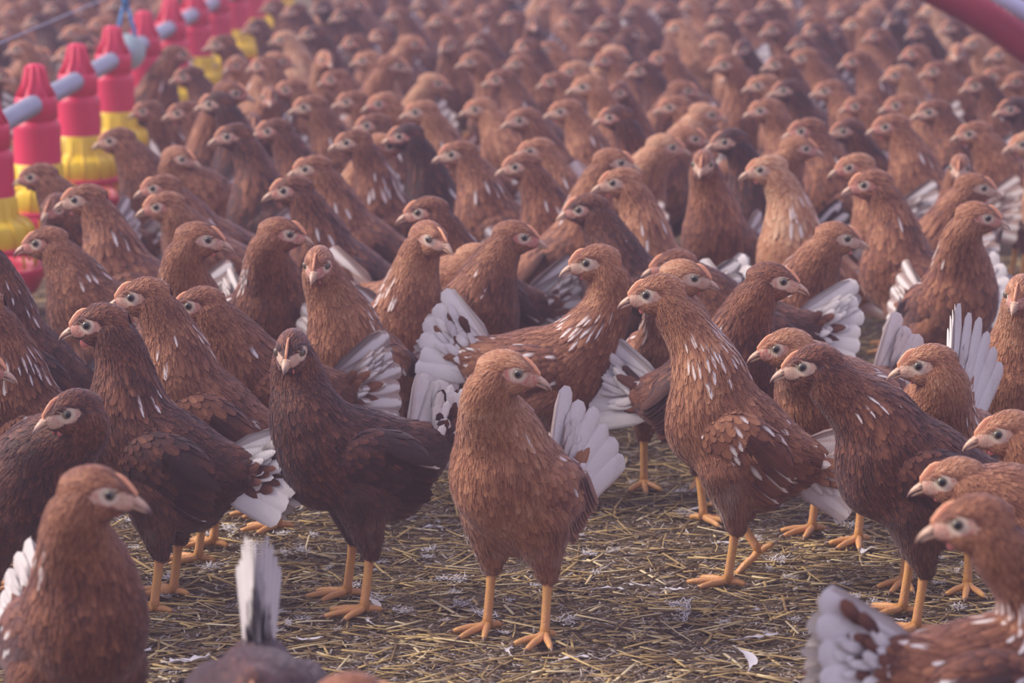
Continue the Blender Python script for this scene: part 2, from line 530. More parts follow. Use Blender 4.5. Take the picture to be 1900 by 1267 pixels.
def make_comb(sz=1.0, notch=.3):
    mb = MB(); n = 17; v = []; f = []
    for i in range(n):
        t = i / (n - 1)
        x = .0345 - .027 * t; zb = .0045 + .0152 * math.sin(min(1, t * 1.1) * math.pi * .5)
        hh = sz * (.0012 + .0028 * math.sin(math.pi * min(1, .12 + t * .95)) * (1 - notch + notch * abs(math.cos(t * math.pi * 4.5))))
        w = .0015 * (1 - .35 * t)
        v += [(x, -w, zb - .003), (x, -w * .8, zb + hh * .6), (x, 0, zb + hh), (x, w * .8, zb + hh * .6), (x, w, zb - .003)]
    for i in range(n - 1):
        for k in range(4): f.append((i * 5 + k, i * 5 + k + 1, (i + 1) * 5 + k + 1, (i + 1) * 5 + k))
    f.append((4, 3, 2, 1, 0)); f.append(tuple((n - 1) * 5 + k for k in range(5)))
    mb.add(v, f)
    return mb.mesh('hen_comb', [COMB])


def make_wattle():
    mb = MB()
    mb.sphere((0, 0, -.0035), (.0058, .0020, .0062), 12, 9)
    return mb.mesh('hen_wattle', [WATT])


def make_eye():
    mb = MB(); mb.sphere((0, 0, 0), (.0052, .0046, .0052), 18, 12)
    return mb.mesh('hen_eye', [EYE])


def make_leg(bend=.010):
    """one scaly shank with four clawed toes; origin at the hock, foot .098 below"""
    mb = MB(); H = .092
    pts = [(-.002, 0, .010), (0, 0, 0), (bend * .4, 0, -H * .4), (bend * .9, 0, -H * .8), (bend, 0, -H * .93)]
    mb.tube(pts, [.0085, .0075, .0058, .0060, .0078], 12, 0)
    ak = Vector((bend, 0, -H * .95))
    for ang, L in ((-34, .046), (0, .056), (34, .046), (172, .024)):
        d = Vector((math.cos(ang * D2R), math.sin(ang * D2R), 0))
        ps = [ak + Vector((0, 0, .004)), ak + d * L * .25 + Vector((0, 0, .001)), ak + d * L * .55 + Vector((0, 0, .0012)), ak + d * L * .85 + Vector((0, 0, -.0008)), ak + d * L + Vector((0, 0, -.002))]
        mb.tube(ps, [.0060, .0050, .0046, .0038, .0026], 8, 0)
        tip = ak + d * (L + .009) + Vector((0, 0, -.0045))
        mb.tube([ps[-1], ps[-1] + d * .005 + Vector((0, 0, .0005)), tip], [.0022, .0016, .0003], 6, 1)
    return mb.mesh('hen_leg', [LEG, CLAW])


# ------------------------------------------------------------------ body
HIPZ = .200


def Ry(a):   # nose up by a
    c, s = math.cos(a), math.sin(a)
    return np.array([[c, 0, -s], [0, 1, 0], [s, 0, c]])


def bez(p, t):
    t = np.asarray(t)[:, None]
    return (1 - t) ** 3 * p[0] + 3 * (1 - t) ** 2 * t * p[1] + 3 * (1 - t) * t * t * p[2] + t ** 3 * p[3]


def pose_of(hz, pitch=None, hx=None):
    """default reach and trunk pitch for a head centre at height hz"""
    if pitch is None: pitch = float(np.interp(hz, [.12, .24, .30, .345, .38, .42], [-8, 4, 14, 26, 38, 46]))
    if hx is None: hx = float(np.interp(hz, [.12, .24, .30, .345, .38, .42], [.155, .140, .120, .098, .080, .070]))
    return pitch, hx


def head_matrix(hp, yaw, pitch, roll=0):
    return Matrix.Translation(hp) @ Matrix.Rotation(yaw * D2R, 4, 'Z') @ Matrix.Rotation(-pitch * D2R, 4, 'Y') @ Matrix.Rotation(roll * D2R, 4, 'X') @ Matrix.Scale(1.1, 4)


HEADS = {}


def make_body(hp, hyaw, hpitch, pitch, seed, lod, fat=1.0):
    rng = np.random.default_rng(seed)
    R = Ry(pitch * D2R); hip = np.array([0, 0, HIPZ])
    T = lambda p: R @ np.asarray(p, float) + hip
    Rm = R    # columns = torso axes ; P@R rotates world->torso
    HM = head_matrix(hp, hyaw, hpitch)
    hR = np.array(HM.to_3x3()) / 1.1; hc = np.array(hp, float)
    up = hR @ np.array([-.45, 0, -.9]); fw = hR @ np.array([1, 0, 0])
    p0 = T((.056, 0, .022)); p3 = hc + hR @ np.array([-.014, 0, -.010])
    dist = np.linalg.norm(p3 - p0)
    p1 = p0 + T((.060, 0, .035)) * 0 + (R @ np.array([.62, 0, .78])) * dist * .42
    p2 = p3 + (up / np.linalg.norm(up)) * dist * .40
    ts = np.linspace(0, 1, 9); NB = bez((p0, p1, p2, p3), ts)
    NR = np.interp(ts, [0, .2, .45, .7, 1], [.056, .043, .0295, .0245, .0228]) * (1 + (fat - 1) * .6)
    hocks = [np.array([-.010, s * .042, .100]) for s in (-1, 1)]
    f2 = fat
    def sdf(P):
        ds = [ell(P, T((-.004, 0, .004)), (.090, .066 * f2, .068 * f2), Rm), ell(P, T((.043, 0, -.002)), (.055, .059 * f2, .065 * f2), Rm),
              ell(P, T((-.068, 0, .018)), (.052, .046, .044), Rm), ell(P, T((-.100, 0, .040)), (.032, .028, .026), Rm),
              ell(P, T((-.046, 0, -.032)), (.054, .053 * f2, .038), Rm)]
        for h in hocks:
            ds.append(cone(P, (.002, h[1] * .88, .158), h + np.array([0, 0, -.012]), .037, .0125))
        for i in range(8): ds.append(cone(P, NB[i], NB[i + 1], NR[i], NR[i + 1]))
        return smin(ds, .0065)
    def sdf_cut(P):   # the neck ends inside the skull
        return sdf(P)
    lo = np.minimum(NB.min(0) - .06, [-.16, -.10, .075]); hi = np.maximum(NB.max(0) + .06, [.13, .10, .30])
    V, F = surface_nets(sdf_cut, lo, hi, (.0065, .0085, .012)[lod])
    bvh = BVHTree.FromPolygons([tuple(v) for v in V], [tuple(f) for f in F])
    # skeleton of the flow field
    tang = np.gradient(NB, axis=0); tang /= np.linalg.norm(tang, axis=1, keepdims=True)
    SP = []; SD = []; SS = []; SK = []          # position, direction, reach, kind
    for i in range(9): SP.append(NB[i]); SD.append(-tang[i]); SS.append(NR[i]); SK.append(0 if i > 1 else 1)
    for q, d, s, k in (((.062, 0, -.01), (-.55, 0, -.85), .06, 1), ((.068, 0, -.035), (-.75, 0, -.65), .05, 1), ((.03, 0, .0), (-1, 0, -.25), .065, 2), ((.03, 0, -.045), (-1, 0, -.15), .05, 1),
                       ((-.03, 0, .01), (-1, 0, -.12), .065, 2), ((-.065, 0, .02), (-1, 0, .25), .05, 3), ((-.095, 0, .04), (-.85, 0, .5), .03, 3), ((-.042, 0, -.045), (-1, 0, .10), .05, 4)):
        SP.append(T(q)); SD.append(R @ np.array(d) / np.linalg.norm(d)); SS.append(s); SK.append(k)
    for h in hocks:
        for t, r in ((.35, .036), (.65, .028), (1.0, .016)):
            SP.append(np.array([.004, h[1] * .85, .165]) * (1 - t) + h * t); SD.append(np.array([-.12, 0, -1.0])); SS.append(r); SK.append(5)
    SP = np.array(SP); SD = np.array(SD); SS = np.array(SS); SK = np.array(SK)
    def wts(P):
        d = np.linalg.norm(P[:, None] - SP[None], axis=2) / SS[None]
        w = 1 / (d ** 6 + .01); return w / w.sum(1, keepdims=True)
    def flow(P):
        f = wts(P) @ SD; return f / (np.linalg.norm(f, axis=1, keepdims=True) + 1e-9)
    W_ = wts(V); kw = np.stack([W_[:, SK == k].sum(1) for k in range(6)], 1)
    pl = Plume(); n = len(V)
    pl.add(V, F, np.stack([np.full(n, .35), np.zeros(n), np.full(n, .3), np.full(n, .3)], 1),
           np.stack([kw[:, 0] * .45, np.zeros(n), kw[:, 2] * .4, kw[:, 4] * .8 + kw[:, 5] * .3], 1), vnormals(sdf, V))
    cnt = (14000, 5000, 1300)[lod]; k = (1.0, 1.45, 2.3)[lod]
    hinv = np.linalg.inv(hR)
    def keep(P):
        q = (P - hc) @ hinv.T / 1.1
        return head_f(q) > -.002
    P = sample_surface(V, F, cnt, rng, keep=keep)
    w = wts(P); kw = np.stack([w[:, SK == j].sum(1) for j in range(6)], 1)
    #              neck  chest back  rump  belly thigh
    Lk = np.array([.0270, .0250, .0290, .038, .034, .022]); Wk = np.array([.0036, .0115, .0150, .0120, .0110, .0070])
    Sk = np.array([.0034, .0062, .0074, .0072, .0070, .0052]); Hk = np.array([.0014, .0011, .0012, .0022, .0030, .0016])
    near = np.clip(np.linalg.norm(P - hc, axis=1) / .09, .45, 1)     # shorter hackles close to the head
    sel = thin(P, kw @ Sk * k * np.where(kw[:, 0] > .5, near, 1)); P = P[sel]; kw = kw[sel]; near = near[sel]
    m = len(P)
    Nn = vnormals(sdf, P); Fl = flow(P)
    side = np.cross(Nn, Fl); Fl = Fl + side * rng.normal(0, .16, m)[:, None]
    Fl -= Nn * (Fl * Nn).sum(1, keepdims=True); Fl /= (np.linalg.norm(Fl, axis=1, keepdims=True) + 1e-9)
    L = kw @ Lk * rng.uniform(.8, 1.25, m) * near * k ** .55
    W = kw @ Wk * rng.uniform(.85, 1.15, m) * k ** .8 * (.5 + .5 * near)
    lift = kw @ Hk * rng.uniform(.6, 1.5, m)
    Q = (P - hip) @ R
    hd = np.linalg.norm(P - hc, axis=1); hackle = kw[:, 0] * np.clip((hd - .055) / .03, 0, 1) * np.clip((.17 - hd) / .03, 0, 1) * np.clip(Q[:, 2] / .02 - 1, 0, 1)
    streak = (hackle > .3) & (rng.random(m) < .30) & (Nn[:, 0] < .30)
    W = np.where(streak, W * 1.25, W); L = np.where(streak, L * 1.5, L); lift = np.where(streak, lift + .0012, lift)
    res = grow(P, Nn, Fl, L, W, lift, bvh, flow, rng)
    wht = rng.random(m) * np.clip(.60 + kw[:, 2] * .32 + kw[:, 4] * .35 + kw[:, 3] * .4, 0, .96); wht = np.maximum(wht, np.where(streak, rng.uniform(.70, 1, m), 0))
    gold = np.clip(kw[:, 0] * .42 + kw[:, 1] * .22 + kw[:, 5] * .1 + rng.normal(0, .08, m), 0, 1)
    gold = np.clip(gold + (kw[:, 0] * np.clip((hd - .05) / .04, 0, 1)) * rng.random(m) ** 4 * .9, 0, 1.3)
    pl.feathers(res, rng.random(m), wht, gold, kw[:, 2] * .35 + kw[:, 3] * .2, kw[:, 4] * .8 + kw[:, 5] * .35)
    if lod == 0:      # fine loose barbs that soften the coat
        P = sample_surface(V, F, 1500, rng, keep=keep); m = len(P); w = wts(P); kw = np.stack([w[:, SK == j].sum(1) for j in range(6)], 1)
        Nn = vnormals(sdf, P); Fl = flow(P) + rng.normal(0, .22, (m, 3)); Fl -= Nn * (Fl * Nn).sum(1, keepdims=True); Fl /= (np.linalg.norm(Fl, axis=1, keepdims=True) + 1e-9)
        res = grow(P + Nn * .001, Nn, Fl, rng.uniform(.012, .024, m), rng.uniform(.0008, .0016, m), rng.uniform(.0015, .0045, m) * (.6 + kw[:, 4] + kw[:, 5] * .6), bvh, flow, rng)
        gold = np.clip(kw[:, 0] * .42 + kw[:, 1] * .22 + kw[:, 5] * .1 + .08 + rng.normal(0, .08, m), 0, 1)
        pl.feathers(res, rng.random(m), 0.0, gold, kw[:, 2] * .25, kw[:, 4] * .8 + kw[:, 5] * .35)
    # head, joined to the neck in the same mesh
    if lod not in HEADS: HEADS[lod] = make_head(lod, np.random.default_rng(5))
    H = HEADS[lod]
    off = pl.n
    for v_, f_, a_, b_, s_ in zip(H.V, H.F, H.A, H.B, H.S):
        pl.S.append(s_ @ hR.T)
        pl.V.append(v_ @ hR.T * 1.1 + hc); pl.F.append(f_ + off); pl.A.append(a_); pl.B.append(b_)
    pl.n += H.n
    return pl.mesh('hen_body')


# ------------------------------------------------------------------ wing and tail
def make_wing(sd, lod, seed):
    rng = np.random.default_rng(seed); c = np.array([-.014, sd * .0435, .010]); r = np.array([.074, .030, .046])
    tl = Ry(-8 * D2R)
    f = lambda P: ell(P, c, r, tl)
    V, F = surface_nets(f, c - r - .012, c + r + .012, (.007, .009, .013)[lod])
    bvh = BVHTree.FromPolygons([tuple(v) for v in V], [tuple(q) for q in F])
    n = len(V); pl = Plume()
    pl.add(V, F, np.stack([np.full(n, .3), np.zeros(n), np.full(n, .3), np.full(n, .3)], 1), np.stack([np.zeros(n), np.zeros(n), np.full(n, .35), np.zeros(n)], 1), vnormals(f, V))
    def flow(P):
        o = np.zeros_like(P); o[:, 0] = -1; o[:, 2] = -.28 - np.clip((P[:, 0] - .03) * 6, 0, .5); return o / np.linalg.norm(o, axis=1, keepdims=True)
    # secondaries and primaries, folded over each other
    m = 13; t = np.linspace(0, 1, m)
    P = np.stack([-.012 - .024 * t, sd * (.077 - .016 * t), .036 - .060 * t], 1)
    Fl = np.stack([-np.ones(m), -sd * (.22 + .05 * t), -.16 - .16 * t + .20 * t * t], 1); Fl /= np.linalg.norm(Fl, axis=1, keepdims=True)
    Nn = np.stack([np.zeros(m), np.full(m, sd), .35 - .3 * t], 1); Nn -= Fl * (Fl * Nn).sum(1, keepdims=True); Nn /= np.linalg.norm(Nn, axis=1, keepdims=True)
    L = .084 - .020 * t + rng.normal(0, .003, m); P += Nn * (.0035 * (1 - t))[:, None]
    res = grow(P, Nn, Fl, L, np.full(m, .0170), np.full(m, .002), None, None, rng, camber=.10)
    wh = rng.random(m) ** 1.0
    pl.feathers(res, rng.random(m), wh, .05, .75 - .25 * t, 0.0)
    k = (1.0, 1.4, 2.2)[lod]
    P = sample_surface(V, F, (2200, 1000, 400)[lod], rng, keep=lambda P: (P[:, 1] * sd > .052) | (P[:, 2] > .03))
    rad = (.0062 + .0035 * np.clip((.05 - P[:, 0]) / .1, 0, 1)) * k
    P = P[thin(P, rad)]; m = len(P)
    Nn = vnormals(f, P); Fl = flow(P) + rng.normal(0, .10, (m, 3)); Fl -= Nn * (Fl * Nn).sum(1, keepdims=True); Fl /= np.linalg.norm(Fl, axis=1, keepdims=True)
    tt = np.clip((.06 - P[:, 0]) / .11, 0, 1)
    L = (.016 + .020 * tt) * rng.uniform(.85, 1.2, m) * k ** .5; W = (.0105 + .0045 * tt) * k ** .75
    L = L * np.clip((P[:, 0] + .085) / .03, .45, 1)
    res = grow(P, Nn, Fl, L, W, np.full(m, .0015) * rng.uniform(.6, 1.5, m), bvh, flow, rng, hug=.9)
    pl.feathers(res, rng.random(m), rng.random(m) * .93, .04 + .1 * rng.random(m), .30 + .40 * rng.random(m), 0.0)
    return pl.mesh('hen_wing')


def make_tail(lod, seed, spread=1.0, full=1.0):
    """fan of long feathers; origin at the tail head, feathers along -X; each half of the fan lies in its own leaning plane"""
    rng = np.random.default_rng(seed); pl = Plume()
    for sd in (-1, 1):
        m = 6; j = np.arange(m)
        ang = (20 - 46 * j / (m - 1)) * D2R * spread
        lean = (.5 + 3.4 * j) * D2R
        Fl = np.stack([-np.cos(ang), sd * np.sin(lean) * .6, np.sin(ang)], 1); Fl /= np.linalg.norm(Fl, axis=1, keepdims=True)
        P = np.stack([.030 + 0 * j, sd * (.0008 + .0028 * j), .014 * (1 - 2 * j / (m - 1))], 1)
        Nn = np.stack([np.zeros(m), np.full(m, float(sd)), .22 + .1 * j / m], 1); Nn -= Fl * (Fl * Nn).sum(1, keepdims=True); Nn /= np.linalg.norm(Nn, axis=1, keepdims=True)
        L = (.126 - .024 * (j / (m - 1)) ** 1.3) * full + rng.normal(0, .003, m)
        V, F, al, ac, sn = grow(P, Nn, Fl, L, np.full(m, .033), np.full(m, .0012), None, None, rng, camber=.08, SR=np.array([0, .40, .82, .95, 1.0]), WP=np.array([.35, .98, 1.0, .80, .34]))
        # broad rounded tips
        al = al * .8 + .1
        pl.feathers((V.reshape(-1, 3), F, al, ac, sn), rng.random(m), 2.0, .0, .5, 0.0)
        # coverts over the base of the fan
        m = (80, 44, 16)[lod]
        a = rng.uniform(-44, 32, m) * D2R * spread; s = rng.uniform(-.012, .058, m) * full
        P = np.stack([.008 - s * np.cos(a), sd * (.010 + .014 * rng.random(m)) * np.clip(1.2 - s * 12, .35, 1), s * np.sin(a) + rng.uniform(-.012, .012, m)], 1)
        Fl = np.stack([-np.cos(a), sd * rng.uniform(-.05, .12, m), np.sin(a)], 1); Fl /= np.linalg.norm(Fl, axis=1, keepdims=True)
        Nn = np.stack([np.zeros(m), np.full(m, float(sd)), np.full(m, .3)], 1); Nn -= Fl * (Fl * Nn).sum(1, keepdims=True); Nn /= np.linalg.norm(Nn, axis=1, keepdims=True)
        res = grow(P, Nn, Fl, rng.uniform(.026, .044, m), rng.uniform(.010, .016, m), np.full(m, .003), None, None, rng, camber=.2)
        wv = np.where(rng.random(m) < .45 + s * 9, 2.0, rng.random(m) * .8)
        pl.feathers(res, rng.random(m), wv, .1, .3, 0.0)
    return pl.mesh('hen_tail')


CACHE = {}


def cached(key, fn, *a):
    if key not in CACHE: CACHE[key] = fn(*a)
    return CACHE[key]


def hen_parts(root, hp, hyaw, hpitch, pitch, lod, seed, tone, spk, wtail, tail_up, fat=1.0, comb=1.0, legs=True, lift=0, tsp=1.0, wat=None, tail_full=1.0, body_key=None, roll=0):
    """body (one continuous skin with head), two wings, tail, beak, comb, eyes, wattles, legs"""
    key = ('body', body_key or (tuple(np.round(hp, 3)), hyaw, hpitch, pitch, seed, lod, fat))
    body = cached(key, make_body, hp, hyaw, hpitch, pitch, seed, lod, fat)
    colr = (tone, spk, wtail, 1)
    objs = [link('body', body, root)]
    TM = Matrix.Translation((0, 0, HIPZ)) @ Matrix.Rotation(-pitch * D2R, 4, 'Y')
    v = seed % 3
    for sd in (-1, 1): objs.append(link('wing', cached(('wing', sd, lod, v), make_wing, sd, lod, 11 + v), root, TM @ Matrix.Scale(fat, 4, (0, 1, 0))))
    TL = TM @ Matrix.Translation((-.100, 0, .040)) @ Matrix.Rotation((tail_up + pitch * .85 - 4) * D2R, 4, 'Y')
    q = round(tail_full, 1)
    objs.append(link('tail', cached(('tail', lod, v, q), make_tail, lod, 31 + v, 1.0, q), root, TL @ Matrix.Scale(tsp, 4, (0, 1, 0))))
    HM = head_matrix(hp, hyaw, hpitch, roll)
    objs.append(link('beak', cached('beak', make_beak), root, HM @ Matrix.Translation((.0325, 0, -.0035)) @ Matrix.Rotation(8 * D2R, 4, 'Y') @ Matrix.Diagonal((.78, 1, 1, 1))))
    cv = seed % 3
    objs.append(link('comb', cached(('comb', cv), make_comb, (.7, 1.0, 1.25)[cv] * comb, (.12, .25, .18)[cv]), root, HM))
    for sd in (-1, 1):
        M = Matrix.Translation((EYEP[0], sd * EYEP[1] * .93, EYEP[2])) @ Matrix.Rotation(0 if sd > 0 else math.pi, 4, 'Z')
        objs.append(link('eye', cached('eye', make_eye), root, HM @ M))
        if lod < 2: objs.append(link('wattle', cached('wattle', make_wattle), root, HM @ Matrix.Translation((.020, sd * .0055, -.0155)) @ Matrix.Rotation(.35, 4, 'Y') @ Matrix.Scale(wat or (.30, .62, .42)[cv], 4)))
    if legs:
        for sd in (-1, 1):
            objs.append(link('leg', cached('leg', make_leg), root, Matrix.Translation((-.010 + (.030 if sd * lift > 0 else 0), sd * .042, .098 + (.006 if sd * lift > 0 else 0))) @ Matrix.Rotation(sd * .12, 4, 'Z') @ Matrix.Rotation(.75 if sd * lift > 0 else 0, 4, 'Y')))
    for o in objs: o.color = colr
    return objs

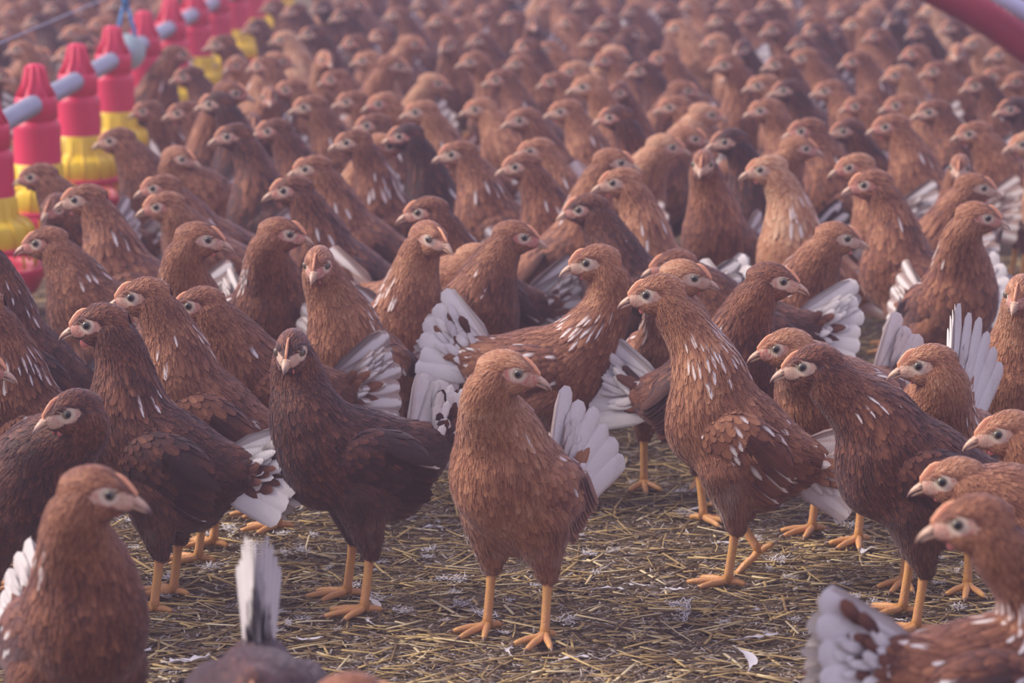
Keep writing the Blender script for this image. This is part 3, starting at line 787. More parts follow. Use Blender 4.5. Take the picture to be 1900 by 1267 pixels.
# kind, eye pixel, root x, y, body yaw, head yaw, head height, tone, speckle, white tail, options
HENS = [
('H5', 480, 1180, -0.2384, 2.5441, -86, -86, 0.27, 0.08, 0.05, 0.8, {'lod': 0, 'tu': 84, 'pitch': 6, 'tf': 1.3, 'tsp': 0.55}),
('H1', 966, 686, 0.0049, 3.4956, -122.0, -12, 0.367, 0.66, 0.1, 1, {'tu': 62, 'lod': 0, 'fix': 1, 'hy': 0.045, 'tf': 1.2, 'fat': 1.05}),
('H2', 537, 650, -0.2071, 3.6367, -162.0, -97, 0.352, 0.2, 0.05, 0.9, {'tu': 66, 'lod': 0, 'fix': 1, 'tf': 0.9, 'pitch': 12, 'hx': 0.082}),
('H3', 163, 597, -0.4612, 3.6426, 169.6, 183, 0.3787, 0.27, 0.05, 0.85, {'wat': 0.95, 'pitch': 26, 'tu': 8, 'lod': 0, 'fix': 1}),
('H4', 210, 908, -0.4511, 2.8372, -62.0, -6, 0.372, 0.42, 0.1, 0.9, {'tu': 42, 'lod': 0, 'fix': 1}),
('H7', 1775, 962, 0.4615, 2.6578, 18.0, 176, 0.37, 0.46, 0.16, 1, {'pitch': 2, 'hx': -0.022, 'tu': 16, 'lod': 0, 'fix': 1}),
('H8', 1746, 885, 0.6404, 3.2278, 184.0, 177, 0.275, 0.58, 0.3, 0.5, {'lod': 0}),
('H9', 1485, 674, 0.5146, 3.5537, 183.6, 184, 0.3456, 0.28, 0.04, 0.3, {'pitch': 27, 'hx': 0.135, 'fat': 1.08, 'tu': 10, 'lod': 0, 'fix': 1}),
('H10', 1198, 541, 0.3035, 3.7733, 166.0, 180, 0.394, 0.6, 0.2, 0.6, {'hx': 0.112, 'pitch': 36, 'lift': -1, 'tu': 5, 'lod': 0, 'fix': 1}),
('H11', 1700, 672, 0.5732, 3.7211, 250.5, 182, 0.3316, 0.62, 0.06, 1, {'fix': 1, 'pitch': 16, 'tu': 72, 'tf': 1.5, 'lod': 0}),
('H12', 1437, 641, 0.4666, 3.9875, 224.0, 184, 0.3, 0.6, 0.3, 1, {'tu': 50, 'lod': 0}),
('H13', 1845, 798, 0.7121, 3.3646, 188.2, 186, 0.3027, 0.58, 0.12, 0.5, {'lod': 0}),
('H14', 1290, 511, 0.2476, 4.3029, -82.0, -8, 0.349, 0.64, 0.15, 0.5, {'fix': 1, 'lod': 0}),
('H15', 1453, 517, 0.2998, 4.1197, -22.9, -4, 0.3644, 0.3, 0.05, 0.8, {'lod': 0}),
('H16', 1571, 438, 0.455, 4.6798, -33.9, -3, 0.3452, 0.48, 0.08, 0.9, {'tu': 35, 'lod': 0}),
('H17', 1085, 483, 0.0447, 4.2122, -4.0, 186, 0.372, 0.52, 0.14, 1, {'tu': 38, 'lod': 0, 'hx': 0.078, 'pitch': 6}),
('H18', 810, 440, -0.1908, 4.4543, -37.9, -48, 0.3783, 0.52, 0.2, 0.5, {'pitch': 32, 'tu': 10, 'lod': 0}),
('H19', 587, 490, -0.2289, 4.2429, -135.1, -98, 0.372, 0.55, 0.08, 0.4, {'tu': 5, 'lod': 0}),
('H20', 245, 546, -0.4325, 3.8955, 172.0, 183, 0.372, 0.48, 0.08, 0.4, {'tu': 5, 'lod': 0}),
('H21', 350, 562, -0.3541, 4.0781, 194.7, 186, 0.3345, 0.42, 0.05, 0.3, {'lod': 0}),
('H22', 389, 440, -0.5234, 4.4362, -59.3, -3, 0.3825, 0.46, 0.08, 0.5, {'lod': 0}),
('H23', 540, 430, -0.4108, 4.6558, -65.0, -3, 0.36, 0.4, 0.25, 0.5, {'lod': 0}),
('H24', 68, 447, -0.6681, 4.6248, 172.0, 184, 0.335, 0.44, 0.25, 0.5, {'lod': 0}),
('H25', 112, 762, -0.6219, 3.4561, -40.0, -142, 0.32, 0.2, 0.03, 0.3, {'lod': 0}),
('H26', -72, 458, -0.7408, 4.247, 175.0, 184, 0.385, 0.28, 0.1, 0.3, {'lod': 0}),
('H26b', -66, 566, -0.6453, 3.7618, 170.0, 184, 0.38, 0.4, 0.12, 0.5, {'lod': 0}),
('H26c', -22, 677, -0.7955, 3.5955, 10.0, -6, 0.33, 0.45, 0.06, 0.3, {'lod': 1}),
('H27', 905, 478, -0.1591, 4.7372, -28.5, -6, 0.3007, 0.64, 0.04, 0.3, {'lod': 0}),
('H28', 974, 436, -0.0869, 4.5884, 2.3, -4, 0.352, 0.4, 0.03, 0.3, {'lod': 0}),
('H29', 775, 390, -0.0612, 4.8672, 198.0, 183, 0.3576, 0.36, 0.05, 0.3, {'lod': 0}),
('H30', 1072, 385, 0.2205, 4.8925, 167.9, 184, 0.352, 0.22, 0.05, 0.3, {'lod': 0}),
('H31', 1232, 490, 0.3751, 4.5505, 178.0, 184, 0.31, 0.34, 0.08, 0.9, {'tu': 18, 'lod': 0}),
('H32', 1135, 335, 0.2664, 5.0284, 158.0, 184, 0.38, 0.62, 0.06, 1, {'tu': 35, 'lod': 1}),
('H33', 1153, 298, 0.1164, 5.3321, -17.3, -3, 0.3847, 0.52, 0.05, 0.3, {'lod': 1}),
('H34', 1303, 303, 0.4037, 5.4296, -120.0, -102, 0.375, 0.48, 0.04, 0.3, {'lod': 1}),
('H35', 1408, 311, 0.5457, 5.1977, 164.6, 183, 0.3829, 0.82, 0.1, 0.3, {'lod': 1}),
('H36', 1600, 339, 0.7142, 5.0068, 164.0, 183, 0.38, 0.5, 0.06, 1, {'tu': 42, 'lod': 1}),
('H37', 1572, 307, 0.7464, 5.4165, 170.0, 185, 0.36, 0.66, 0.04, 0.3, {'lod': 1}),
('H38', 1824, 345, 0.7652, 5.2288, -22.1, -4, 0.3522, 0.42, 0.05, 0.3, {'lod': 1}),
('H39', 1832, 400, 0.748, 4.7692, -70.0, -6, 0.37, 0.5, 0.12, 0.3, {'lod': 1}),
('H40', 1889, 545, 0.7352, 4.0174, -105.0, -112, 0.37, 0.62, 0.06, 0.3, {'lod': 0}),
('H41', 1893, 264, 1.1567, 5.8502, 178.0, 186, 0.355, 0.85, 0.1, 1, {'lod': 1}),
('H6', 700, 1302, -0.1682, 2.1914, 70.0, -10, 0.3, 0.4, 0.04, 0, {'lod': 0}),
('m', 204, 258, -0.7395, 5.9892, 176.0, 185, 0.345, 0.42, 0.05, 0.3, {'lod': 1}),
('m', 496, 240, -0.4182, 6.0376, 175.0, 185, 0.36, 0.3, 0.04, 0.3, {'lod': 1}),
('m', 345, 292, -0.5766, 5.8186, 188.2, -25, 0.3303, 0.5, 0.06, 1, {'lod': 1, 'tu': 42}),
('m', 526, 350, -0.3083, 5.0584, 178.0, 184, 0.365, 0.32, 0.06, 0.5, {'lod': 1}),
('m', 566, 310, -0.2923, 5.44, 176.0, 183, 0.355, 0.48, 0.1, 0.5, {'lod': 1}),
('m', 642, 261, -0.239, 5.6835, 173.7, 183, 0.3772, 0.4, 0.25, 0.5, {'lod': 1}),
('m', 680, 230, -0.2129, 6.1329, 170.0, 184, 0.36, 0.35, 0.05, 0.5, {'lod': 1}),
('m', 724, 268, -0.3458, 5.8696, -29.1, -4, 0.3539, 0.6, 0.05, 0.5, {'lod': 1}),
('m', 770, 205, -0.1156, 6.4259, 182.0, 184, 0.36, 0.62, 0.05, 1, {'lod': 1, 'tu': 30}),
('m', 836, 283, -0.0205, 5.6024, 170.1, 184, 0.3624, 0.46, 0.08, 0.6, {'lod': 1}),
('m', 642, 186, -0.285, 6.732, 180.0, 183, 0.3513, 0.45, 0.05, 0.3, {'lod': 1}),
('m', 614, 146, -0.3569, 7.3915, 187.7, 183, 0.3406, 0.4, 0.05, 0.3, {'lod': 1}),
('m', 672, 110, -0.3065, 7.5344, 159.8, 183, 0.3745, 0.68, 0.05, 0.3, {'lod': 1}),
('m', 814, 152, -0.2824, 7.2335, -28.6, -3, 0.3506, 0.72, 0.05, 0.3, {'lod': 1}),
('m', 920, 146, 0.0595, 7.1169, 168.1, 184, 0.3639, 0.38, 0.05, 0.3, {'lod': 1}),
('m', 564, 196, -0.3733, 6.4199, 172.0, 182, 0.37, 0.45, 0.12, 0.6, {'lod': 1}),
('m', 330, 207, -0.661, 6.575, 177.7, 184, 0.3408, 0.35, 0.05, 0.3, {'lod': 1}),
('m', 264, 204, -0.7678, 6.8164, 200.9, 190, 0.3235, 0.4, 0.2, 0.3, {'lod': 1}),
('m', 340, 140, -0.7335, 7.2248, 176.2, 190, 0.3631, 0.25, 0.05, 0.3, {'lod': 1}),
('m', 530, 164, -0.4486, 6.937, 175.2, 184, 0.3584, 0.48, 0.05, 1, {'lod': 1, 'tu': 30}),
('m', 284, 346, -0.5653, 5.3812, 196.0, 184, 0.33, 0.46, 0.05, 0.3, {'lod': 1}),
('m', 290, 380, -0.5287, 5.1026, 200.0, 186, 0.335, 0.55, 0.05, 0.3, {'lod': 1}),
('m', 57, 325, -0.8195, 5.5062, 179.5, 184, 0.3315, 0.45, 0.05, 0.3, {'lod': 1}),
('m', 140, 367, -0.6608, 4.8933, 172.0, 184, 0.37, 0.46, 0.05, 0.3, {'lod': 1}),
('m', 95, 385, -0.7889, 5.3209, -120.0, -110, 0.31, 0.35, 0.05, 0.3, {'lod': 1}),
('m', 954, 306, 0.1103, 5.4703, 175.3, 184, 0.3553, 0.42, 0.1, 0.3, {'lod': 1}),
('m', 982, 277, 0.1369, 5.686, 165.4, 184, 0.3578, 0.6, 0.05, 0.3, {'lod': 1}),
('m', 1038, 204, 0.2053, 6.3575, 167.4, 184, 0.3662, 0.55, 0.05, 0.3, {'lod': 1}),
('m', 1080, 158, 0.2516, 6.605, 180.2, 184, 0.3995, 0.68, 0.05, 0.3, {'lod': 1}),
('m', 1184, 130, 0.4366, 7.4561, 178.9, 186, 0.3557, 0.22, 0.1, 0.3, {'lod': 1}),
('m', 1222, 108, 0.5023, 7.7477, 179.2, 184, 0.3609, 0.48, 0.05, 0.3, {'lod': 1}),
('m', 1240, 196, 0.4805, 6.6798, 174.5, 184, 0.343, 0.55, 0.05, 0.3, {'lod': 1}),
('m', 1248, 270, 0.227, 5.9081, -18.6, -4, 0.3454, 0.7, 0.05, 0.3, {'lod': 1}),
('m', 1290, 254, 0.2803, 6.0484, 9.7, -4, 0.3415, 0.48, 0.05, 0.8, {'lod': 1, 'tu': 40}),
('m', 1056, 130, 0.2499, 7.3675, 175.8, 186, 0.3634, 0.75, 0.05, 0.3, {'lod': 1}),
('m', 1020, 150, 0.1996, 7.2015, 159.7, 186, 0.3489, 0.45, 0.05, 0.3, {'lod': 1}),
('m', 1404, 156, 0.7023, 6.9786, 176.0, 184, 0.365, 0.62, 0.05, 0.3, {'lod': 1}),
('m', 1408, 202, 0.6394, 6.2688, 168.2, 184, 0.3783, 0.55, 0.05, 0.6, {'lod': 1}),
('m', 1528, 166, 0.8886, 7.0696, 172.5, 184, 0.342, 0.52, 0.05, 0.3, {'lod': 1}),
('m', 1484, 240, 0.7012, 5.9353, 171.7, 184, 0.3711, 0.42, 0.05, 0.3, {'lod': 1}),
('m', 1496, 272, 0.5272, 5.8497, -50.0, -6, 0.355, 0.52, 0.05, 0.3, {'lod': 1}),
('m', 1436, 118, 0.7792, 7.4213, 176.4, 184, 0.3754, 0.38, 0.05, 0.3, {'lod': 1}),
('m', 1484, 106, 0.8801, 7.7114, 177.1, 184, 0.3668, 0.55, 0.05, 0.3, {'lod': 1}),
('m', 1580, 112, 0.9987, 7.5494, 170.3, 184, 0.3716, 0.4, 0.05, 0.3, {'lod': 1}),
('m', 1584, 194, 0.94, 6.8233, 178.1, 184, 0.3311, 0.5, 0.05, 0.3, {'lod': 1}),
('m', 1278, 166, 0.3322, 7.0354, -20.0, -6, 0.35, 0.38, 0.05, 0.3, {'lod': 1}),
('m', 1658, 137, 1.0935, 7.3558, 178.0, 184, 0.355, 0.72, 0.4, 1, {'lod': 1, 'tu': 20}),
('m', 1730, 130, 1.2304, 7.5684, 177.0, 184, 0.3449, 0.4, 0.05, 0.3, {'lod': 1}),
('m', 1775, 98, 1.2519, 7.9055, -110.0, -104, 0.37, 0.62, 0.05, 0.3, {'lod': 1}),
('m', 1807, 157, 1.2446, 7.016, 176.0, 184, 0.36, 0.35, 0.05, 0.3, {'lod': 1}),
('m', 1840, 140, 1.358, 7.3941, 177.4, 184, 0.3471, 0.5, 0.05, 0.3, {'lod': 1}),
('m', 1660, 193, 1.013, 6.685, 172.2, 184, 0.3459, 0.55, 0.05, 0.5, {'lod': 1}),
('m', 1640, 232, 0.8873, 6.0123, 168.8, 184, 0.3711, 0.52, 0.05, 0.3, {'lod': 1}),
('m', 1721, 205, 1.0246, 6.3173, 172.0, 184, 0.37, 0.36, 0.05, 0.3, {'lod': 1}),
('m', 1795, 245, 1.1052, 6.1626, 176.0, 184, 0.34, 0.52, 0.05, 0.3, {'lod': 1}),
('m', 1780, 310, 0.9038, 5.5881, -110.0, -104, 0.35, 0.5, 0.05, 0.3, {'lod': 1}),
('m', 1360, 290, 0.5164, 6.4698, -98.8, 90, 0.2642, 0.5, 0.05, 1, {'lod': 1, 'tu': 75}),
('f', 700, 66, -0.2996, 8.5793, 179.0, 164, 0.355, 0.32, 0.05, 0.0, {'lod': 2, 'tu': 29}),
('f', 650, 78, -0.3693, 8.0704, 158.4, 177, 0.3756, 0.35, 0.05, 0.0, {'lod': 2, 'tu': 33}),
('f', 772, 80, -0.3711, 8.2075, -18.9, -9, 0.3662, 0.62, 0.05, 0.0, {'lod': 2, 'tu': 10}),
('f', 826, 84, -0.134, 8.2392, -125.0, -116, 0.362, 0.53, 0.05, 0.0, {'lod': 2, 'tu': 40}),
('f', 884, 74, 0.0031, 8.5251, 186.0, 192, 0.348, 0.36, 0.05, 0.0, {'lod': 2, 'tu': 18}),
('f', 572, 62, -0.5064, 8.3453, 201.0, 189, 0.383, 0.22, 0.05, 0.0, {'lod': 2, 'tu': 36}),
('f', 730, 26, -0.2862, 9.329, 177.0, 180, 0.365, 0.41, 0.05, 1.0, {'lod': 2, 'tu': 43}),
('f', 850, 46, -0.0624, 9.0922, 175.0, 193, 0.348, 0.54, 0.05, 0.0, {'lod': 2, 'tu': 21}),
('f', 810, 38, -0.1414, 8.911, 191.0, 186, 0.377, 0.52, 0.05, 0.0, {'lod': 2, 'tu': 40}),
('f', 854, 8, -0.0723, 10.0112, 175.0, 190, 0.349, 0.57, 0.05, 0.0, {'lod': 2, 'tu': 34}),
('f', 970, 86, 0.127, 7.9797, 179.2, 167, 0.3732, 0.29, 0.05, 0.0, {'lod': 2, 'tu': 13}),
('f', 946, 34, 0.0932, 9.2036, 194.1, 176, 0.3622, 0.34, 0.05, 0.0, {'lod': 2, 'tu': 43}),
('f', 990, 44, 0.0779, 8.9002, -99.0, -83, 0.3738, 0.29, 0.05, 1.0, {'lod': 2, 'tu': 37}),
('f', 1050, 40, 0.2783, 9.1298, 181.8, 172, 0.3559, 0.47, 0.05, 0.0, {'lod': 2, 'tu': 17}),
('f', 1096, 74, 0.3238, 8.2142, 182.7, 184, 0.3728, 0.47, 0.05, 0.0, {'lod': 2, 'tu': 10}),
('f', 1120, 42, 0.3801, 8.9741, 203.0, 191, 0.367, 0.4, 0.05, 0.0, {'lod': 2, 'tu': 25}),
('f', 1168, 20, 0.527, 10.0265, 195.0, 196, 0.328, 0.35, 0.05, 0.0, {'lod': 2, 'tu': 32}),
('f', 1180, 62, 0.2793, 8.7868, 24.0, 7, 0.342, 0.21, 0.05, 0.0, {'lod': 2, 'tu': 20}),
('f', 1228, 14, 0.584, 9.4029, 187.5, 200, 0.3822, 0.45, 0.05, 0.0, {'lod': 2, 'tu': 33}),
('f', 1252, 50, 0.6236, 9.0022, 170.3, 175, 0.3472, 0.74, 0.05, 1.0, {'lod': 2, 'tu': 30}),
('f', 956, 116, 0.1188, 7.7631, 180.0, 188, 0.348, 0.52, 0.05, 0.0, {'lod': 2, 'tu': 15}),
('f', 1274, 8, 0.6772, 9.5796, 160.0, 175, 0.3774, 0.6, 0.05, 1.0, {'lod': 2, 'tu': 26}),
('f', 1306, 12, 0.7471, 9.8169, 211.5, 185, 0.359, 0.32, 0.05, 0.0, {'lod': 2, 'tu': 12}),
('f', 1330, 38, 0.7275, 8.8687, 191.0, 177, 0.38, 0.33, 0.05, 1.0, {'lod': 2, 'tu': 12}),
('f', 1386, 34, 0.8415, 9.0612, 185.3, 198, 0.3721, 0.32, 0.05, 0.0, {'lod': 2, 'tu': 38}),
('f', 1420, 10, 0.9084, 9.3565, 206.0, 192, 0.394, 0.36, 0.05, 0.0, {'lod': 2, 'tu': 16}),
('f', 1430, 54, 0.8308, 8.2979, 203.7, 201, 0.3996, 0.41, 0.05, 0.0, {'lod': 2, 'tu': 40}),
('f', 1320, 76, 0.692, 8.3973, 188.1, 179, 0.3553, 0.76, 0.05, 0.0, {'lod': 2, 'tu': 32}),
('f', 1500, 24, 1.1151, 9.6761, 185.2, 176, 0.3442, 0.45, 0.05, 0.0, {'lod': 2, 'tu': 11}),
('f', 1480, 80, 0.9075, 8.1825, 204.0, 197, 0.369, 0.36, 0.05, 0.0, {'lod': 2, 'tu': 38}),
('f', 1554, 22, 1.1264, 9.1929, 208.0, 189, 0.385, 0.41, 0.05, 1.0, {'lod': 2, 'tu': 45}),
('f', 1620, 66, 1.1553, 8.354, 176.7, 183, 0.3732, 0.38, 0.05, 0.0, {'lod': 2, 'tu': 36}),
('f', 1628, 18, 1.1152, 9.4934, 4.8, -7, 0.3672, 0.69, 0.05, 0.0, {'lod': 2, 'tu': 21}),
('f', 1654, 34, 1.2878, 9.3666, -120.9, -123, 0.3553, 0.1, 0.05, 0.0, {'lod': 2, 'tu': 45}),
('f', 1504, 58, 0.9833, 8.4736, 171.9, 174, 0.3757, 0.18, 0.05, 0.0, {'lod': 2, 'tu': 35}),
('f', 468, 50, -0.7212, 9.0687, 206.0, 198, 0.347, 0.25, 0.05, 0.0, {'lod': 2, 'tu': 23}),
('f', 519, 71, -0.5874, 8.4932, 169.2, 185, 0.353, 0.9, 0.05, 0.0, {'lod': 2, 'tu': 19}),
('f', 401, 81, -0.7216, 7.8096, 194.0, 189, 0.397, 0.39, 0.05, 0.0, {'lod': 2, 'tu': 28}),
('f', 526, 112, -0.6892, 7.4504, 21.0, 1, 0.379, 0.67, 0.05, 1.0, {'lod': 2, 'tu': 30}),
('f', 607, 110, -0.4923, 7.6162, -91.0, -67, 0.378, 0.69, 0.05, 1.0, {'lod': 2, 'tu': 15}),
('f', 337, 100, -0.994, 7.733, 17.7, 14, 0.3714, 0.39, 0.05, 0.0, {'lod': 2, 'tu': 39}),
('f', 1340, 118, 0.6112, 7.2511, 210.7, 194, 0.3949, 0.53, 0.05, 0.0, {'lod': 2, 'tu': 35}),
('f', 1150, 98, 0.2029, 8.1082, -22.8, -11, 0.3479, 0.81, 0.05, 1.0, {'lod': 2, 'tu': 37}),
('f', 1372, 90, 0.7133, 8.037, -144.0, -121, 0.368, 0.18, 0.05, 0.0, {'lod': 2, 'tu': 27}),
('f', 1540, 62, 0.9869, 8.6459, -106.4, -130, 0.3642, 0.32, 0.05, 0.0, {'lod': 2, 'tu': 39}),
('f', 1580, 44, 1.1623, 8.9246, 184.0, 175, 0.365, 0.61, 0.05, 1.0, {'lod': 2, 'tu': 26}),
('f', 1700, 60, 1.324, 8.6935, 203.0, 186, 0.359, 0.15, 0.05, 0.0, {'lod': 2, 'tu': 36}),
('f', 1720, 20, 1.4815, 9.4871, 167.0, 176, 0.363, 0.92, 0.05, 0.0, {'lod': 2, 'tu': 46}),
('f', 1760, 50, 1.3976, 8.5304, 178.0, 187, 0.385, 0.26, 0.05, 0.0, {'lod': 2, 'tu': 39}),
('f', 1800, 80, 1.4307, 8.3754, 211.2, 196, 0.3541, 0.75, 0.05, 1.0, {'lod': 2, 'tu': 40}),
('f', 1850, 100, 1.4289, 7.832, 192.0, 185, 0.367, 0.6, 0.05, 0.0, {'lod': 2, 'tu': 48}),
('f', 1880, 150, 1.3817, 7.2559, 191.0, 203, 0.349, 0.57, 0.05, 0.0, {'lod': 2, 'tu': 46}),
('f', 1870, 200, 1.2289, 6.4496, 177.0, 193, 0.363, 0.1, 0.05, 0.0, {'lod': 2, 'tu': 38}),
('f', 1690, 98, 1.1759, 7.723, 158.0, 178, 0.375, 0.46, 0.05, 1.0, {'lod': 2, 'tu': 47}),
('f', 740, 120, -0.3692, 7.1254, -13.0, 3, 0.4012, 0.51, 0.05, 0.0, {'lod': 2, 'tu': 31}),
('f', 870, 112, -0.0217, 7.4424, 192.0, 191, 0.384, 0.54, 0.05, 0.0, {'lod': 2, 'tu': 39}),
('f', 480, 120, -0.5664, 7.3219, 158.0, 169, 0.379, 0.45, 0.05, 0.0, {'lod': 2, 'tu': 20}),
('f', 440, 170, -0.7025, 6.4405, -21.7, -9, 0.4038, 0.45, 0.05, 0.0, {'lod': 2, 'tu': 48}),
('f', 430, 120, -0.6701, 7.6744, -140.8, -122, 0.3563, 0.72, 0.05, 0.0, {'lod': 2, 'tu': 33}),
('f', 1120, 110, 0.3452, 7.6383, 180.0, 193, 0.368, 0.53, 0.05, 1.0, {'lod': 2, 'tu': 12}),
('f', 1010, 90, 0.2158, 8.4446, 179.0, 186, 0.328, 0.57, 0.05, 0.0, {'lod': 2, 'tu': 11}),
('f', 1360, 140, 0.7028, 7.5531, 184.6, 190, 0.3334, 0.39, 0.05, 0.0, {'lod': 2, 'tu': 38}),
('f', 630, 30, -0.4498, 8.9805, 179.0, 185, 0.384, 0.2, 0.05, 0.0, {'lod': 2, 'tu': 46}),
('f', 590, 14, -0.5575, 9.3786, -147.4, -136, 0.3865, 0.19, 0.05, 0.0, {'lod': 2, 'tu': 13}),
('f', 670, 8, -0.5829, 9.5408, -29.4, -21, 0.3852, 0.33, 0.05, 1.0, {'lod': 2, 'tu': 41}),
('f', 540, 20, -0.6205, 9.2221, 184.0, 184, 0.384, 0.27, 0.05, 1.0, {'lod': 2, 'tu': 20}),
('f', 500, 12, -0.7216, 9.6952, 177.0, 192, 0.364, 0.39, 0.05, 0.0, {'lod': 2, 'tu': 11}),
('f', 780, 6, -0.2209, 9.8714, 202.4, 190, 0.3653, 0.39, 0.05, 1.0, {'lod': 2, 'tu': 29}),
('f', 900, 20, 0.0042, 9.4575, 202.0, 184, 0.369, 0.42, 0.05, 0.0, {'lod': 2, 'tu': 49}),
('f', 1015, 8, 0.2327, 10.0713, 164.7, 182, 0.3435, 0.6, 0.05, 1.0, {'lod': 2, 'tu': 34}),
('f', 1080, 6, 0.355, 10.1958, 201.0, 189, 0.343, 0.36, 0.05, 0.0, {'lod': 2, 'tu': 25}),
('f', 1345, 6, 0.8152, 9.6674, 168.2, 187, 0.3759, 0.56, 0.05, 0.0, {'lod': 2, 'tu': 39}),
('f', 1460, 4, 0.9457, 10.1183, -83.1, -62, 0.3567, 0.76, 0.05, 0.0, {'lod': 2, 'tu': 23}),
('f', 1590, 4, 1.0997, 9.9732, -6.0, 12, 0.36, 0.48, 0.05, 1.0, {'lod': 2, 'tu': 31}),
('f', 1680, 6, 1.4736, 9.9413, 179.0, 186, 0.358, 0.43, 0.05, 0.0, {'lod': 2, 'tu': 12}),
('f', 1140, 170, 0.3161, 6.7584, -144.0, -125, 0.375, 0.41, 0.05, 0.0, {'lod': 2, 'tu': 13}),
('f', 960, 220, 0.1017, 6.2066, 205.8, 196, 0.3697, 0.51, 0.05, 0.0, {'lod': 2, 'tu': 11}),
('f', 880, 200, 0.0186, 6.6134, 160.1, 186, 0.3424, 0.66, 0.05, 0.0, {'lod': 2, 'tu': 31}),
('f', 1320, 210, 0.3507, 6.4899, 18.3, -2, 0.3433, 0.76, 0.05, 0.0, {'lod': 2, 'tu': 33}),
('f', 1130, 215, 0.3043, 6.184, 193.8, 181, 0.3758, 0.24, 0.05, 0.0, {'lod': 2, 'tu': 22}),
('f', 700, 190, -0.2216, 6.5971, 210.0, 194, 0.365, 0.66, 0.05, 0.0, {'lod': 2, 'tu': 34}),
('f', 740, 250, -0.1363, 5.8051, 181.4, 183, 0.3764, 0.1, 0.05, 0.0, {'lod': 2, 'tu': 15}),
('f', 500, 180, -0.6117, 7.0233, -78.6, -83, 0.3406, 0.55, 0.05, 0.0, {'lod': 2, 'tu': 13}),
('f', 420, 250, -0.4836, 5.688, 172.6, 190, 0.3887, 0.29, 0.05, 1.0, {'lod': 2, 'tu': 23}),
('f', 470, 230, -0.5933, 6.751, -96.3, -82, 0.3071, 0.33, 0.05, 0.0, {'lod': 2, 'tu': 43}),
('f', 390, 190, -0.5807, 6.3164, 193.3, 178, 0.3911, 0.19, 0.05, 0.0, {'lod': 2, 'tu': 16}),
('f', 1450, 165, 0.7292, 6.7259, 188.0, 190, 0.38, 0.21, 0.05, 1.0, {'lod': 2, 'tu': 10}),
('f', 1560, 240, 0.8133, 6.1441, 196.0, 194, 0.352, 0.27, 0.05, 0.0, {'lod': 2, 'tu': 36}),
('f', 1340, 260, 0.5065, 5.6799, 200.8, 193, 0.3833, 0.14, 0.05, 0.0, {'lod': 2, 'tu': 33}),
('l', 20, 20, -1.5518, 9.3882, 172.0, 194, 0.371, 0.52, 0.05, 0.0, {'lod': 2, 'tu': 37}),
('l', 60, 40, -1.4169, 8.9927, 163.8, 184, 0.3644, 0.1, 0.05, 0.0, {'lod': 2, 'tu': 47}),
('l', 98, 14, -1.4453, 9.6268, 187.5, 183, 0.3662, 0.25, 0.05, 0.0, {'lod': 2, 'tu': 14}),
('l', 130, 60, -1.2536, 8.7123, 214.9, 195, 0.359, 0.74, 0.05, 0.0, {'lod': 2, 'tu': 23}),
('l', 30, 90, -1.3158, 8.1949, 184.0, 188, 0.35, 0.64, 0.05, 0.0, {'lod': 2, 'tu': 45}),
('l', 150, 20, -1.3705, 9.844, 186.7, 188, 0.3398, 0.39, 0.05, 0.0, {'lod': 2, 'tu': 17}),
('l', 180, 44, -1.1916, 8.8867, 183.7, 183, 0.368, 0.63, 0.05, 1.0, {'lod': 2, 'tu': 30}),
('l', 8, 140, -1.4688, 7.6583, -24.0, -20, 0.327, 0.3, 0.05, 0.0, {'lod': 2, 'tu': 14}),
('l', 80, 100, -1.4808, 8.2859, -6.5, -14, 0.3272, 0.59, 0.05, 0.0, {'lod': 2, 'tu': 12}),
('l', 215, 8, -1.2503, 9.7242, 173.6, 191, 0.3689, 0.35, 0.05, 0.0, {'lod': 2, 'tu': 34}),
('l', 120, 100, -1.128, 7.8273, 191.9, 185, 0.3674, 0.61, 0.05, 0.0, {'lod': 2, 'tu': 12}),
('l', 250, 20, -1.1369, 9.3187, 173.0, 187, 0.376, 0.47, 0.05, 0.0, {'lod': 2, 'tu': 19}),
('l', 10, 60, -1.4975, 9.1308, 191.1, 183, 0.3231, 0.41, 0.05, 0.0, {'lod': 2, 'tu': 15}),
('l', 48, 6, -1.5935, 9.9687, 206.0, 188, 0.359, 0.46, 0.05, 0.0, {'lod': 2, 'tu': 47}),
('l', 170, 80, -1.2864, 8.0627, 7.3, 0, 0.3749, 0.1, 0.05, 0.0, {'lod': 2, 'tu': 23}),
('b', 179, -16, -1.4339, 10.4687, 153.0, 175, 0.362, 0.47, 0.05, 0.0, {'lod': 2, 'tu': 28}),
('b', 1490, -69, 1.3332, 12.2237, 196.0, 182, 0.373, 0.34, 0.05, 0.0, {'lod': 2, 'tu': 21}),
('b', 1213, -38, 0.6717, 11.4398, 194.0, 176, 0.35, 0.19, 0.05, 1.0, {'lod': 2, 'tu': 44}),
('b', 1886, -46, 2.0797, 11.3406, 205.0, 197, 0.374, 0.17, 0.05, 0.0, {'lod': 2, 'tu': 21}),
('b', 630, -2, -0.526, 10.5599, 203.0, 193, 0.334, 0.43, 0.05, 0.0, {'lod': 2, 'tu': 30}),
('b', 1249, -55, 0.757, 11.7181, 162.7, 169, 0.3673, 0.1, 0.05, 0.0, {'lod': 2, 'tu': 12}),
('b', 19, -16, -1.7323, 10.4515, 182.0, 178, 0.366, 0.47, 0.05, 0.0, {'lod': 2, 'tu': 39}),
('b', 1076, -70, 0.3562, 12.9814, -117.0, -111, 0.338, 0.26, 0.05, 0.0, {'lod': 2, 'tu': 22}),
('b', 1857, -25, 1.7207, 10.6493, -12.0, 2, 0.372, 0.42, 0.05, 0.0, {'lod': 2, 'tu': 14}),
('b', 733, -81, -0.43, 13.1011, 196.0, 179, 0.354, 0.69, 0.05, 0.0, {'lod': 2, 'tu': 18}),
